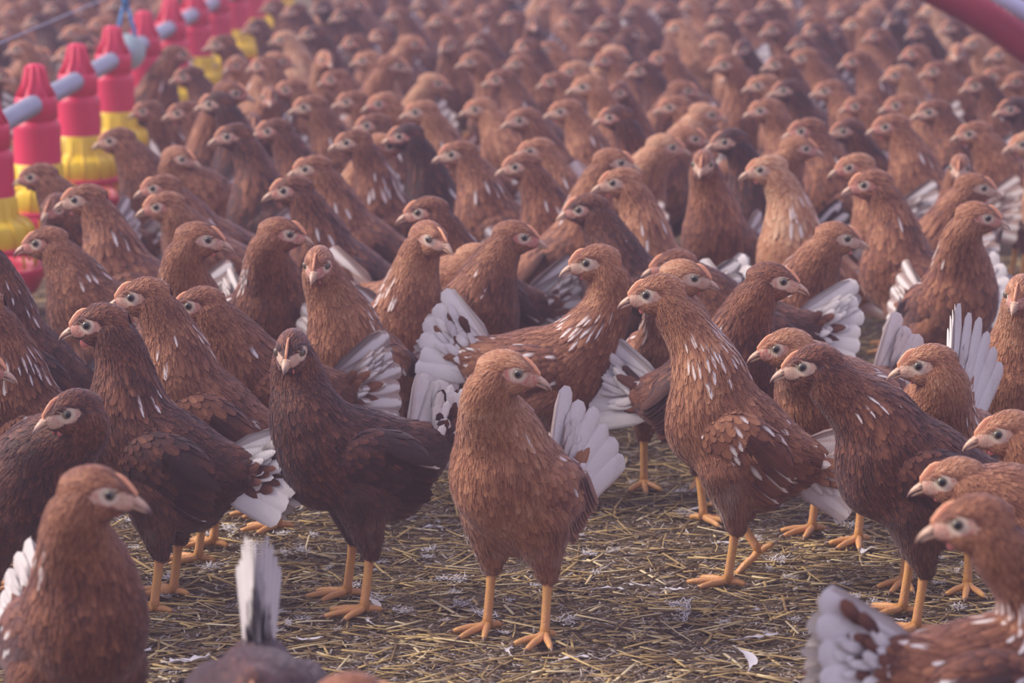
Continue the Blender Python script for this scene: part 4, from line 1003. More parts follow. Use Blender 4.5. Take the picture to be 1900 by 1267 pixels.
('b', 923, -66, -0.154, 12.0039, 15.0, -6, 0.376, 0.63, 0.05, 0.0, {'lod': 2, 'tu': 39}),
('b', 1104, -40, 0.4178, 11.0932, 178.0, 197, 0.374, 0.47, 0.05, 0.0, {'lod': 2, 'tu': 47}),
('b', 31, -45, -1.8499, 11.2121, 169.0, 160, 0.376, 0.8, 0.05, 1.0, {'lod': 2, 'tu': 22}),
('b', 769, -29, -0.2741, 10.917, 199.0, 185, 0.364, 0.79, 0.05, 0.0, {'lod': 2, 'tu': 34}),
('b', 1382, -21, 0.9553, 10.6793, 210.0, 190, 0.364, 0.4, 0.05, 0.0, {'lod': 2, 'tu': 19}),
('b', 865, -79, -0.116, 12.5556, 209.0, 187, 0.379, 0.36, 0.05, 1.0, {'lod': 2, 'tu': 15}),
('b', 1838, -81, 2.0395, 12.7408, 21.0, 8, 0.37, 0.51, 0.05, 1.0, {'lod': 2, 'tu': 22}),
('b', 1620, -33, 1.578, 11.5851, 154.0, 177, 0.326, 0.31, 0.05, 1.0, {'lod': 2, 'tu': 34}),
('b', -26, -58, -2.1444, 12.2157, 160.0, 171, 0.345, 0.67, 0.05, 0.0, {'lod': 2, 'tu': 34}),
('b', 268, -52, -1.4492, 12.1328, 208.0, 186, 0.341, 0.61, 0.05, 0.0, {'lod': 2, 'tu': 47}),
('b', 1766, -51, 1.8305, 11.3376, 150.0, 172, 0.38, 0.73, 0.05, 0.0, {'lod': 2, 'tu': 34}),
('b', 1332, -76, 1.0092, 12.6549, 186.0, 184, 0.365, 0.45, 0.05, 0.0, {'lod': 2, 'tu': 21}),
('b', 1795, -78, 2.0464, 12.3068, 183.0, 179, 0.388, 0.51, 0.05, 0.0, {'lod': 2, 'tu': 40}),
('b', 1149, -92, 0.5724, 12.928, 192.0, 167, 0.389, 0.22, 0.05, 0.0, {'lod': 2, 'tu': 35}),
('b', 809, -87, -0.2595, 12.7318, -149.0, -137, 0.389, 0.24, 0.05, 0.0, {'lod': 2, 'tu': 47}),
('b', 188, -49, -1.5515, 11.5192, 185.0, 183, 0.368, 0.71, 0.05, 0.0, {'lod': 2, 'tu': 29}),
('b', 673, -90, -0.5803, 12.8129, 202.0, 189, 0.391, 0.31, 0.05, 1.0, {'lod': 2, 'tu': 30}),
('b', 83, -83, -2.0344, 13.1323, 180.6, 179, 0.3559, 0.27, 0.05, 0.0, {'lod': 2, 'tu': 18}),
('b', 618, -51, -0.6205, 11.3863, 198.0, 177, 0.381, 0.67, 0.05, 0.0, {'lod': 2, 'tu': 47}),
('b', 1029, -27, 0.0623, 10.6689, 7.0, 2, 0.373, 0.69, 0.05, 1.0, {'lod': 2, 'tu': 10}),
('b', 381, -67, -1.371, 12.8626, -89.0, -70, 0.338, 0.61, 0.05, 0.0, {'lod': 2, 'tu': 43}),
('b', 1582, -69, 1.6138, 12.664, 185.0, 189, 0.348, 0.59, 0.05, 0.0, {'lod': 2, 'tu': 49}),
('b', 994, -85, 0.0877, 12.6425, -82.0, -67, 0.391, 0.41, 0.05, 0.0, {'lod': 2, 'tu': 31}),
('b', -20, -24, -1.9104, 11.0118, 162.0, 184, 0.344, 0.58, 0.05, 0.0, {'lod': 2, 'tu': 38}),
('b', 156, -65, -1.7644, 12.0224, -100.0, -105, 0.379, 0.1, 0.05, 0.0, {'lod': 2, 'tu': 39}),
('b', 714, -34, -0.3879, 10.7236, 200.0, 184, 0.386, 0.37, 0.05, 0.0, {'lod': 2, 'tu': 19}),
('b', 1790, 10, 1.6909, 10.0305, 197.6, 182, 0.3464, 0.59, 0.05, 0.0, {'lod': 2, 'tu': 16}),
('b', 1820, 40, 1.6009, 9.1556, 198.0, 178, 0.356, 0.42, 0.05, 0.0, {'lod': 2, 'tu': 33}),
('b', 1036, -58, 0.2971, 11.9716, 179.0, 186, 0.361, 0.43, 0.05, 0.0, {'lod': 2, 'tu': 29}),
('b', 296, -37, -1.2359, 10.7597, 202.0, 189, 0.39, 0.4, 0.05, 0.0, {'lod': 2, 'tu': 45}),
('b', 11, -87, -2.179, 12.8711, 175.0, 191, 0.379, 0.61, 0.05, 0.0, {'lod': 2, 'tu': 44}),
('b', 576, -18, -0.6318, 10.1631, 207.0, 201, 0.391, 0.81, 0.05, 1.0, {'lod': 2, 'tu': 22}),
('b', 658, -36, -0.5137, 11.2066, 194.0, 179, 0.36, 0.33, 0.05, 0.0, {'lod': 2, 'tu': 27}),
('b', 56, -76, -2.0473, 12.7198, 157.0, 176, 0.359, 0.55, 0.05, 0.0, {'lod': 2, 'tu': 39}),
('b', 1922, 24, 1.8313, 9.4234, 154.0, 174, 0.359, 0.11, 0.05, 1.0, {'lod': 2, 'tu': 36}),
('b', 637, -82, -0.6456, 12.4674, 200.0, 187, 0.39, 0.55, 0.05, 0.0, {'lod': 2, 'tu': 35}),
('b', 1305, -39, 0.8794, 11.5505, 193.3, 181, 0.3455, 0.26, 0.05, 0.0, {'lod': 2, 'tu': 18}),
('b', 182, -83, -1.8786, 12.9604, -78.0, -75, 0.37, 0.4, 0.05, 0.0, {'lod': 2, 'tu': 37}),
('b', 1156, -27, 0.5517, 11.2583, 167.0, 175, 0.335, 0.74, 0.05, 0.0, {'lod': 2, 'tu': 20}),
('b', 987, -32, 0.17, 10.8734, 160.0, 170, 0.369, 0.69, 0.05, 1.0, {'lod': 2, 'tu': 25}),
('b', 1209, -77, 0.5631, 12.6058, -61.0, -62, 0.374, 0.66, 0.05, 0.0, {'lod': 2, 'tu': 42}),
('b', 1532, -47, 1.3538, 11.5686, 208.0, 198, 0.363, 0.42, 0.05, 0.0, {'lod': 2, 'tu': 28}),
('b', 1295, -69, 0.8707, 12.0554, 154.0, 177, 0.379, 0.44, 0.05, 0.0, {'lod': 2, 'tu': 22}),
('b', 1352, -23, 0.8849, 10.4749, 191.0, 178, 0.379, 0.49, 0.05, 0.0, {'lod': 2, 'tu': 34}),
('b', 1737, -81, 2.0315, 13.0236, 181.0, 193, 0.357, 0.36, 0.05, 1.0, {'lod': 2, 'tu': 42}),
('b', 1723, -48, 1.8514, 11.9658, 189.0, 187, 0.34, 0.63, 0.05, 0.0, {'lod': 2, 'tu': 15}),
('b', 1763, -22, 1.6467, 10.8944, -89.0, -72, 0.356, 0.43, 0.05, 0.0, {'lod': 2, 'tu': 37}),
('b', 1419, -33, 1.1049, 11.2675, 172.0, 195, 0.348, 0.6, 0.05, 0.0, {'lod': 2, 'tu': 13}),
('b', 916, -12, 0.0376, 10.4429, 176.0, 171, 0.358, 0.1, 0.05, 1.0, {'lod': 2, 'tu': 27}),
('b', -40, 16, -1.7701, 9.6227, -97.0, -83, 0.369, 0.29, 0.05, 0.0, {'lod': 2, 'tu': 14}),
('b', 1531, -16, 1.2441, 10.4409, 165.0, 177, 0.365, 0.6, 0.05, 0.0, {'lod': 2, 'tu': 43}),
('b', 864, -47, -0.0939, 11.4422, 205.0, 187, 0.37, 0.34, 0.05, 0.0, {'lod': 2, 'tu': 11}),
('b', 1665, -35, 1.3791, 10.945, 3.0, 28, 0.372, 0.51, 0.05, 0.0, {'lod': 2, 'tu': 24}),
('b', 342, -33, -1.3809, 11.2388, -24.0, -17, 0.353, 0.54, 0.05, 0.0, {'lod': 2, 'tu': 11}),
('b', 1425, -62, 0.964, 11.8184, 5.5, 23, 0.3779, 0.59, 0.05, 0.0, {'lod': 2, 'tu': 20}),
('b', 1878, 45, 1.5991, 8.6887, 208.0, 189, 0.384, 0.2, 0.05, 0.0, {'lod': 2, 'tu': 39}),
('b', 1122, -69, 0.4673, 11.7049, 175.0, 183, 0.4, 0.1, 0.05, 0.0, {'lod': 2, 'tu': 35}),
('b', 117, -33, -1.6049, 10.8356, 175.0, 187, 0.375, 0.32, 0.05, 0.0, {'lod': 2, 'tu': 33}),
('b', 1491, -13, 1.1424, 10.2554, 180.0, 191, 0.373, 0.67, 0.05, 0.0, {'lod': 2, 'tu': 30}),
('b', 1399, -90, 1.19, 13.1142, 207.0, 190, 0.376, 0.26, 0.05, 0.0, {'lod': 2, 'tu': 26}),
('b', 1930, -64, 2.3225, 12.0867, 192.0, 182, 0.369, 0.67, 0.05, 0.0, {'lod': 2, 'tu': 35}),
('b', 949, -9, -0.1008, 10.2262, 12.0, -8, 0.366, 0.33, 0.05, 1.0, {'lod': 2, 'tu': 31}),
('b', 1669, -70, 1.7665, 12.8342, -112.0, -126, 0.346, 0.36, 0.05, 0.0, {'lod': 2, 'tu': 43}),
('b', 243, -84, -1.592, 12.6811, 192.0, 193, 0.383, 0.53, 0.05, 0.0, {'lod': 2, 'tu': 15}),
('b', 1800, -43, 1.6824, 11.1037, -6.0, 2, 0.38, 0.29, 0.05, 0.0, {'lod': 2, 'tu': 11}),
('b', 1562, -34, 1.326, 10.7522, 195.0, 195, 0.384, 0.48, 0.05, 0.0, {'lod': 2, 'tu': 19}),
('b', 1633, -90, 1.5827, 13.0119, 18.0, -6, 0.378, 0.41, 0.05, 1.0, {'lod': 2, 'tu': 35}),
('b', 1922, -5, 1.991, 10.3084, 190.0, 182, 0.355, 0.55, 0.05, 0.0, {'lod': 2, 'tu': 45}),
('b', 824, -41, -0.1693, 11.0932, 192.0, 178, 0.377, 0.39, 0.05, 0.0, {'lod': 2, 'tu': 13}),
]

EXPOSURE = 0.22; SKY = 1.0; SUN = 4.2; HAZE = 0.014

# ================================================================== camera
F_PX = 5278.0; CAM_H = 1.05; TILT = math.atan(1001 / 5278)
cam = bpy.data.cameras.new('camera'); camo = link('camera', cam)
camo.location = (0, 0, CAM_H); camo.rotation_euler = (math.pi / 2 - TILT, 0, 0)
cam.sensor_width = 36.0; cam.lens = 36.0 * F_PX / 1900.0; cam.clip_end = 200
cam.dof.use_dof = True; cam.dof.focus_distance = 3.8; cam.dof.aperture_fstop = 6.3
scene.camera = camo
vs = scene.view_settings
scene.display_settings.display_device = 'sRGB'
vs.view_transform = 'Standard'; vs.look = 'None'; vs.gamma = 1.0; vs.use_curve_mapping = False; vs.exposure = EXPOSURE
scene.cycles.use_denoising = True
scene.cycles.max_bounces = 6; scene.cycles.volume_bounces = 1; scene.cycles.diffuse_bounces = 3


def ground_at(px, py, z=0.0):
    x = (px - 950) / F_PX; y = -(py - 633.5) / F_PX; c, s = math.cos(TILT), math.sin(TILT)
    d = Vector((x, c + y * s, -s + y * c)); t = (z - CAM_H) / d.z
    return Vector((d.x * t, d.y * t, z))


# ================================================================== light: soft daylight from the open left side of the barn
w = bpy.data.worlds.new('barn_daylight'); scene.world = w; w.use_nodes = True
nt = w.node_tree; bg = nt.nodes['Background']
tc = nt.nodes.new('ShaderNodeTexCoord'); sx = nt.nodes.new('ShaderNodeSeparateXYZ'); nt.links.new(tc.outputs['Generated'], sx.inputs[0])
skyc = ramp(nt, math_n(nt, 'ADD', math_n(nt, 'MULTIPLY', sx.outputs[2], .5), .5), [(0.0, (.10, .08, .09)), (.48, (.34, .30, .42)), (.62, (.60, .56, .78)), (1.0, (.56, .53, .72))])
nt.links.new(skyc, bg.inputs[0]); bg.inputs[1].default_value = SKY
ld = bpy.data.lights.new('sun', 'SUN'); ld.energy = SUN; ld.angle = math.radians(38); ld.color = (1.0, .87, .76)
lo = link('sun', ld)
sd_ = Vector((-.78, .06, .62)).normalized()     # direction towards the light
lo.rotation_euler = sd_.to_track_quat('Z', 'Y').to_euler()

# ================================================================== floor: trampled litter
m, nt, b = nodes_of('trampled_litter')
tc = nt.nodes.new('ShaderNodeTexCoord')
n1 = N(nt, 'ShaderNodeTexNoise', Scale=9.0, Detail=8.0, Roughness=.65); nt.links.new(tc.outputs['Object'], n1.inputs['Vector'])
n2 = N(nt, 'ShaderNodeTexNoise', Scale=110.0, Detail=6.0, Roughness=.7); nt.links.new(tc.outputs['Object'], n2.inputs['Vector'])
n3 = N(nt, 'ShaderNodeTexNoise', Scale=38.0, Detail=5.0, Roughness=.7); nt.links.new(tc.outputs['Object'], n3.inputs['Vector'])
c1 = ramp(nt, n2.outputs[0], [(.30, (.040, .030, .022)), (.48, (.135, .100, .062)), (.62, (.25, .19, .115)), (.80, (.42, .35, .25))])
c2 = mixc(nt, maprange(nt, n1.outputs[0], .42, .66), c1, (.16, .115, .080))
c3 = mixc(nt, maprange(nt, n3.outputs[0], .60, .72, 0, .55), c2, (.33, .31, .33))
nt.links.new(c3, b.inputs['Base Color']); b.inputs['Roughness'].default_value = .9; b.inputs['Specular IOR Level'].default_value = .15
bp = N(nt, 'ShaderNodeBump', Strength=.9, Distance=.006); nt.links.new(n2.outputs[0], bp.inputs['Height'])
bp2 = N(nt, 'ShaderNodeBump', Strength=.6, Distance=.02); nt.links.new(n1.outputs[0], bp2.inputs['Height']); nt.links.new(bp.outputs[0], bp2.inputs['Normal'])
nt.links.new(bp2.outputs[0], b.inputs['Normal'])
fl = MB(); fl.add([(-12, -2, 0), (12, -2, 0), (12, 26, 0), (-12, 26, 0)], [(0, 1, 2, 3)])
tag(link('floor', fl.mesh('floor', [m], smooth=False)), kind='structure')


def attr_mat(name, stops, rough=.7, white=None):
    m, nt, b = nodes_of(name)
    a = N(nt, 'ShaderNodeAttribute', attribute_name='fa')
    s = nt.nodes.new('ShaderNodeSeparateColor'); nt.links.new(a.outputs[0], s.inputs[0])
    c = ramp(nt, s.outputs[0], stops)
    nt.links.new(c, b.inputs['Base Color']); b.inputs['Roughness'].default_value = rough; b.inputs['Specular IOR Level'].default_value = .3
    return m


def scatter_strips(name, n, seed, Lr, Wr, mat, zr, tilt=.10, bend=.12, flatp=.35):
    """n little dry stalks (curved 4-sided prisms) in one mesh"""
    r = np.random.default_rng(seed)
    t = r.random(n) ** 1.25
    Y = 3.15 + t * 3.4; X = r.uniform(-1, 1, n) * (Y * .21 + .05)
    L = np.exp(r.uniform(np.log(Lr[0]), np.log(Lr[1]), n)); Wd = r.uniform(*Wr, n)
    a = r.normal(0, .6, n) + np.where(r.random(n) < .3, r.uniform(0, 3.14, n), 0)
    d = np.stack([np.cos(a), np.sin(a), r.normal(0, tilt, n)], 1)
    sd = np.stack([-np.sin(a), np.cos(a), np.zeros(n)], 1)
    c = np.stack([X, Y, r.uniform(*zr, n)], 1)
    V = np.empty((n, 3, 4, 3)); bd = r.normal(0, bend, n)
    for i, s in enumerate((-.5, 0, .5)):
        p = c + d * (s * L)[:, None] + sd * ((s * s - .1) * bd * L)[:, None]
        for k, (u, v) in enumerate(((-1, -1), (1, -1), (1, 1), (-1, 1))):
            V[:, i, k] = p + sd * (u * Wd * .5)[:, None] + np.array([0, 0, 1]) * (v * Wd * flatp * .5)[:, None]
    V[..., 2] = np.maximum(V[..., 2], .0004)
    q = []
    for i in range(2):
        for k in range(4):
            q.append([i * 4 + k, i * 4 + (k + 1) % 4, (i + 1) * 4 + (k + 1) % 4, (i + 1) * 4 + k])
    q += [[3, 2, 1, 0], [8, 9, 10, 11]]
    Fc = (np.array(q)[None] + (np.arange(n) * 12)[:, None, None]).reshape(-1, 4)
    rr = np.repeat(r.random(n), 12)
    return link(name, mesh_from(name, V.reshape(-1, 3), Fc, [mat], {'fa': np.stack([rr, rr, rr, rr], 1)}, smooth=False))


STR = attr_mat('dry_straw', [(0, (.16, .105, .060)), (.45, (.34, .235, .110)), (.80, (.60, .44, .18)), (1.0, (.78, .68, .44))], .55)
CHF = attr_mat('straw_chaff', [(0, (.07, .048, .036)), (.5, (.24, .175, .125)), (1.0, (.56, .50, .46))], .8)
tag(scatter_strips('straw_litter', 12000, 1, (.018, .100), (.0014, .0042), STR, (.001, .007)), 'loose yellow straw stalks scattered over the trampled floor', 'straw', kind='stuff')
tag(scatter_strips('chaff', 90000, 2, (.004, .020), (.0008, .0026), CHF, (.0005, .004), .25), 'short brown chopped chaff covering the barn floor', 'chaff', kind='stuff')

DOWN, nt, b = nodes_of('down_white')
b.inputs['Base Color'].default_value = (.64, .61, .63, 1); b.inputs['Roughness'].default_value = .8; b.inputs['Sheen Weight'].default_value = .3


def feather_mesh(seed, L, W, curl):
    """a shed feather: quill and a slightly split curled vane"""
    r = np.random.default_rng(seed); mb = MB(); n = 9; v = []; f = []
    for i in range(n):
        s = i / (n - 1); x = L * (s - .4); y = curl * L * (s - .4) ** 2; z = .002 + .010 * curl * s * s + .001 * r.random()
        w = W * .5 * (math.sin(math.pi * min(1, .10 + s * .88)) ** .7) * (.8 + .4 * r.random())
        v += [(x, y - w, z + .003 * r.random()), (x, y, z), (x, y + w * .9, z + .004 * r.random())]
    for i in range(n - 1):
        for k in range(2): f.append((i * 3 + k, i * 3 + k + 1, (i + 1) * 3 + k + 1, (i + 1) * 3 + k))
    mb.add(v, f)
    mb.tube([(-.62 * L, curl * L * .3, .002), (-.3 * L, curl * L * .1, .002), (.3 * L, curl * L * .1, .004)], [.0008, .0007, .0003], 5)
    return mb.mesh('loose_feather', [DOWN])


def fluff_mesh(seed, L):
    """a tuft of down: a few dozen fine curved barbs"""
    r = np.random.default_rng(seed); mb = MB()
    for k in range(48):
        a = r.uniform(0, 6.28); e = r.uniform(.05, .8); l = L * r.uniform(.4, 1)
        o_ = Vector((r.normal(0, .35), r.normal(0, .22), abs(r.normal(0, .12)))) * L
        l *= .7
        d = Vector((math.cos(a) * math.cos(e), math.sin(a) * math.cos(e) * .7, math.sin(e) * .5)); q = Vector((r.normal(0, .25), r.normal(0, .25), .1)) * l
        s = Vector((-math.sin(a), math.cos(a), 0)) * .0005
        p = [o_ + Vector((0, 0, .001)), o_ + d * l * .5 + q * .3, o_ + d * l + q]
        v = []
        for i, pp in enumerate(p): v += [pp - s * (1.6 - .6 * i), pp + s * (1.6 - .6 * i)]
        mb.add(v, [(0, 1, 3, 2), (2, 3, 5, 4)])
    return mb.mesh('down_tuft', [DOWN])


rg = random.Random(7)
FM = [feather_mesh(i, .035 + .006 * i, .008 + .0015 * (i % 3), (-.5, .3, .8, -.9, .1)[i % 5]) for i in range(6)]
UM = [fluff_mesh(i, .010 + .002 * i) for i in range(5)]
# feathers the photo shows clearly, by their place on the floor
for k, (px, py, an, s, i) in enumerate([(322, 1106, 65, 1.0, 0), (345, 1240, 10, 1.2, 1), (1395, 1240, 100, 1.2, 2), (940, 1215, 80, .9, 3), (235, 1225, 20, .9, 4), (1250, 1105, -20, .8, 1), (1180, 1095, 140, .8, 3),
                                         (1605, 1030, 60, .9, 5), (1350, 1018, 0, .9, 1), (1660, 1160, 5, .8, 0), (700, 1135, 110, .9, 2), (1400, 1195, 15, .9, 4), (800, 985, 30, .8, 3), (1130, 1100, 5, .7, 5), (905, 1010, 0, .8, 4),
                                         (565, 1200, -40, .8, 2), (1060, 1230, 30, .8, 5), (680, 1160, 95, .7, 3), (1480, 1100, 50, .7, 0), (1290, 955, 15, .8, 2)]):
    o = link('loose_feather', FM[i]); p = ground_at(px, py); o.location = (p.x, p.y, .006); o.rotation_euler = (0, 0, an * D2R); o.scale = (s, s, s)
    tag(o, 'small pale moulted feather lying flat on the straw among the hens', 'feather', 'moulted feathers on the floor')
for k in range(230):
    t = rg.random(); Y = 3.5 + t * 1.6; X = rg.uniform(-1, 1) * Y * .185
    o = link('down_tuft', UM[k % 5]); o.location = (X, Y, .005); o.rotation_euler = (0, 0, rg.uniform(0, 6.28)); s = rg.uniform(.7, 1.6); o.scale = (s, s, s)
    tag(o, 'tiny tuft of white down stuck in the litter', 'down', 'down tufts in the litter')

# ================================================================== feeder line
RED = simple('red_plastic', (.78, .025, .095), .38, .45, noise=(30., .35, (.66, .04, .12)))
YEL = simple('yellow_plastic', (.95, .66, .015), .38, .45, noise=(30., .35, (.85, .55, .05)))
GAL = simple('galvanised_steel', (.42, .45, .55), .42, .5, noise=(60., .5, (.30, .33, .42)), metal=.35)
BLU = simple('blue_strap', (.05, .25, .55), .5)
MINT = simple('pale_plastic', (.45, .60, .62), .4)
FEED = simple('feed_mash', (.42, .28, .12), .9)


def feeder(i, x, y):
    r = bpy.data.objects.new('pan_feeder', None); COL.objects.link(r); r.location = (x, y, 0); r.rotation_euler = (0, 0, (i * 37 % 11) * .02)
    a = MB()
    a.lathe([(.000, .474), (.014, .474), (.018, .470), (.026, .430), (.036, .405), (.040, .398)], 24)
    for k in range(10):
        an = k * math.pi / 5
        a.tube([(.019 * math.cos(an), .019 * math.sin(an), .470), (.029 * math.cos(an), .029 * math.sin(an), .428), (.043 * math.cos(an), .043 * math.sin(an), .400)], [.0032, .0036, .0040], 6)
    a.lathe([(.040, .402), (.046, .400), (.048, .392), (.048, .352), (.044, .350)], 28)
    link('cap', a.mesh('feeder_cap', [RED]), r)
    a = MB(); a.lathe([(.040, .352), (.047, .347), (.0525, .338), (.0535, .330), (.0535, .252), (.0545, .248), (.0525, .246)], 36)
    link('drop_tube', a.mesh('feeder_drop_tube', [RED]), r)
    a = MB(); a.lathe([(.0535, .252), (.0555, .250), (.0560, .212), (.0620, .204), (.0800, .198), (.0880, .188), (.0900, .150), (.0880, .146)], 40)
    for k in range(14):
        an = k * 2 * math.pi / 14
        a.tube([(.056 * math.cos(an), .056 * math.sin(an), .245), (.058 * math.cos(an), .058 * math.sin(an), .212), (.082 * math.cos(an), .082 * math.sin(an), .1985), (.0905 * math.cos(an), .0905 * math.sin(an), .186), (.0925 * math.cos(an), .0925 * math.sin(an), .150)], [.0022] * 5, 6)
    for k in range(14):
        an = (k + .5) * 2 * math.pi / 14
        a.tube([(.090 * math.cos(an), .090 * math.sin(an), .150), (.094 * math.cos(an), .094 * math.sin(an), .106)], [.0028, .0028], 6)
    g = link('grill', a.mesh('feeder_grill', [YEL]), r)
    a = MB(); a.lathe([(.088, .150), (.098, .150), (.100, .146), (.099, .138), (.090, .138)], 40)
    link('ring', a.mesh('feeder_ring', [RED]), r)
    a = MB(); a.lathe([(.000, .052), (.070, .050), (.088, .058), (.108, .092), (.114, .106), (.118, .107), (.119, .103), (.112, .088), (.092, .052), (.070, .044), (.000, .042)], 44)
    link('pan', a.mesh('feeder_pan', [RED]), r)
    a = MB(); a.lathe([(.0, .075), (.05, .072), (.095, .064), (.09, .060)], 30)
    link('feed', a.mesh('feeder_feed', [FEED]), r)
    return r


ORD = ['partly cut off by the left edge', 'nearest fully visible one', 'second fully visible one', 'third one, left of the blue strap', 'fourth one, just behind the pale disc', 'fifth one from the nearest', 'sixth one from the nearest', 'seventh one from the nearest', 'eighth one, among far hens', 'ninth one, among far hens', 'tenth one, mostly hidden by hens', 'farthest one at the top edge']
P0 = None
for i in range(-1, 11):
    y = 6.37 + .55 * i; x = -1.068 + .0108 * i
    tag(feeder(i + 2, x, y), 'red and yellow pan feeder under the grey pipe, ' + ORD[i + 1], 'feeder', 'pan feeders along the pipe')
pa = Vector((-1.068 - .0108 * 2.5, 6.37 - .55 * 2.5, .385)); pb = Vector((-1.068 + .0108 * 12, 6.37 + .55 * 12, .385))
a = MB(); a.tube([pa, pb], [.0225, .0225], 28)
tag(link('feed_pipe', a.mesh('feed_pipe', [GAL])), 'long grey metal feed pipe running through the red feeder caps', 'pipe')
a = MB(); a.tube([pa + Vector((-.09, 0, .13)), pb + Vector((-.09, 0, .13))], [.0022, .0022], 8)
tag(link('steel_wire', a.mesh('steel_wire', [GAL])), 'thin steel wire stretched above and left of the feed pipe', 'wire')
# hanger: blue strap over the pipe with a pale round guard
hy = 6.37 + .55 * 2.42; hx = -1.068 + .0108 * 2.42
r = bpy.data.objects.new('pipe_hanger', None); COL.objects.link(r); r.location = (hx, hy, .385)
tag(r, 'blue strap hanger with a pale round guard holding up the feed pipe', 'hanger')
a = MB(); a.tube([(0, -.010, 0), (0, .010, 0)], [.050, .050], 36); a.tube([(0, -.016, 0), (0, -.010, 0)], [.034, .038], 28)
link('guard', a.mesh('hanger_guard', [MINT]), r)
a = MB()
for s in (-1, 1): a.tube([(s * .030, 0, .012), (s * .022, 0, .060), (s * .004, 0, .130)], [.0055, .0055, .005], 10)
a.tube([(0, 0, .125), (0, 0, .150), (0, 0, .160)], [.010, .010, .006], 12)
link('strap', a.mesh('hanger_strap', [BLU]), r)
a = MB(); a.tube([(0, 0, .155), (0, 0, 1.6)], [.0022, .0022], 8)
link('cord', a.mesh('hanger_cord', [BLU]), r)

# red ribbed hose and white pipe at the top right
RIB = simple('red_ribbed_hose', (.42, .022, .060), .5)
WHT = simple('white_pipe', (.62, .63, .85), .4)


def at_depth(px, py, Y):
    x = (px - 950) / F_PX; y = -(py - 633.5) / F_PX; c, s = math.cos(TILT), math.sin(TILT)
    d = Vector((x, c + y * s, -s + y * c)) * (Y / (c + y * s)); return Vector((d.x, d.y, CAM_H + d.z))


pts = [at_depth(px, py, 7.0 - .004 * k) for k, (px, py) in enumerate([(1660, -60), (1730, -22), (1790, 8), (1850, 44), (1910, 88), (1980, 142), (2050, 200)])]
cur = []; rad = []
for i in range(len(pts) - 1):
    for k in range(16):
        cur.append(pts[i].lerp(pts[i + 1], k / 16)); rad.append(.037 + .007 * (k % 2))
a = MB(); a.tube(cur, rad, 24)
tag(link('ribbed_hose', a.mesh('ribbed_hose', [RIB])), 'thick red ribbed hose sloping across the top right corner', 'hose')
a = MB(); a.tube([at_depth(1770, -62, 6.9), at_depth(1868, 0, 6.9), at_depth(1990, 82, 6.9)], [.020, .020, .020], 20)
tag(link('white_pipe', a.mesh('white_pipe', [WHT])), 'short white pipe above the red hose in the top right corner', 'pipe')

# ================================================================== hens
GROUP = 'brown hens crowding the barn floor'
LIB_POSE = [(.325, 0), (.355, 0), (.385, 0)]
HERO = {
 'H1': 'golden brown hen in front centre, chest to the camera, head turned right, white tail',
 'H2': 'very dark chestnut hen staring at the camera, left of the central hen',
 'H3': 'tall dark brown hen with a pink wattle at left, standing side on',
 'H4': 'large blurred reddish hen in the bottom left corner looking right',
 'H5': 'dark hen at the bottom edge, only her back and raised pointed white tail in frame',
 'H6': 'brown hen whose crown only just shows at the bottom edge',
 'H7': 'hen in the bottom right corner looking back over her golden neck, cream tail',
 'H8': 'golden hen with white-streaked hackles pressed behind the bottom right hen',
 'H9': 'dark reddish hen on yellowish legs at right, pale beak, facing left',
 'H10': 'tall golden brown hen with white neck streaks and one lifted foot, facing left',
 'H11': 'brown hen at right with a big upright white fan tail behind her head',
 'H12': 'crouching golden hen with streaked neck just behind the dark reddish hen',
 'H13': 'brown hen at the right edge, only head and neck in frame, above streaked hen',
 'H14': 'pale-faced hen looking right just behind the tall streak-necked hen',
 'H15': 'dark reddish hen looking right, between the pale-faced hen and the ducking golden one',
 'H16': 'mid brown hen looking right, just above right of the dark reddish hen looking right',
 'H17': 'hen standing side on with broad white tail left, head turned back left',
 'H18': 'hen turned three-quarters to the camera, between the camera-facing hen and the side-on hen',
 'H19': 'upright hen facing the camera behind the very dark chestnut hen',
 'H20': 'tall brown hen looking left behind the pink-wattled hen',
 'H21': 'low hen with pink comb peering out behind the tall left hens',
 'H22': 'stocky brown hen looking right, left neighbour of the pale-streaked one',
 'H23': 'hen with pale-streaked hackles looking right, left of the camera-facing hen',
 'H24': 'hen with speckled breast looking left beside the nearest red feeder pan',
 'H25': 'small dark hen at the left edge with a pale pink comb, looking down left',
 'H26': 'brown hen back at the left edge below the red pan, head out of frame',
 'H26b': 'golden brown hen at the left edge, only neck and shoulder in frame',
 'H26c': 'hen poking just her beak into the frame at the left edge',
 'H27': 'orange-brown hen ducking to the right behind the side-on hen',
 'H28': 'red-brown hen looking right, just behind the ducking orange-brown hen',
 'H29': 'brown hen looking left just behind the hen turned three-quarters to the camera',
 'H30': 'dark plum-brown hen looking left, below the tall pale-throated hen',
 'H31': 'pink-faced hen crouching behind the tall streak-necked hen, white tail to the right',
 'H32': 'tall upright golden hen looking left in the middle, small white tail behind',
 'H33': 'hen looking right directly behind the tall upright golden hen',
 'H34': 'slender hen facing the camera head on in the middle distance right of centre',
 'H35': 'pale golden long-necked hen looking left, right of the head-on hen',
 'H36': 'big brown hen looking left with a white fan tail, right half, mid distance',
 'H37': 'orange-combed hen looking left just behind the big white-tailed hen',
 'H38': 'hen near the right edge looking right, bright eye patch',
 'H39': 'hen near the right edge looking right below the bright-eyed one, speckled breast',
 'H40': 'golden hen at the right edge facing the camera beside the fan tail',
 'H41': 'pale golden hen cut off by the right edge, white tail feather beside her',
}


def tone_word(t):
    return 'dark chestnut' if t < .34 else 'reddish brown' if t < .45 else 'mid brown' if t < .56 else 'golden brown' if t < .68 else 'pale golden'


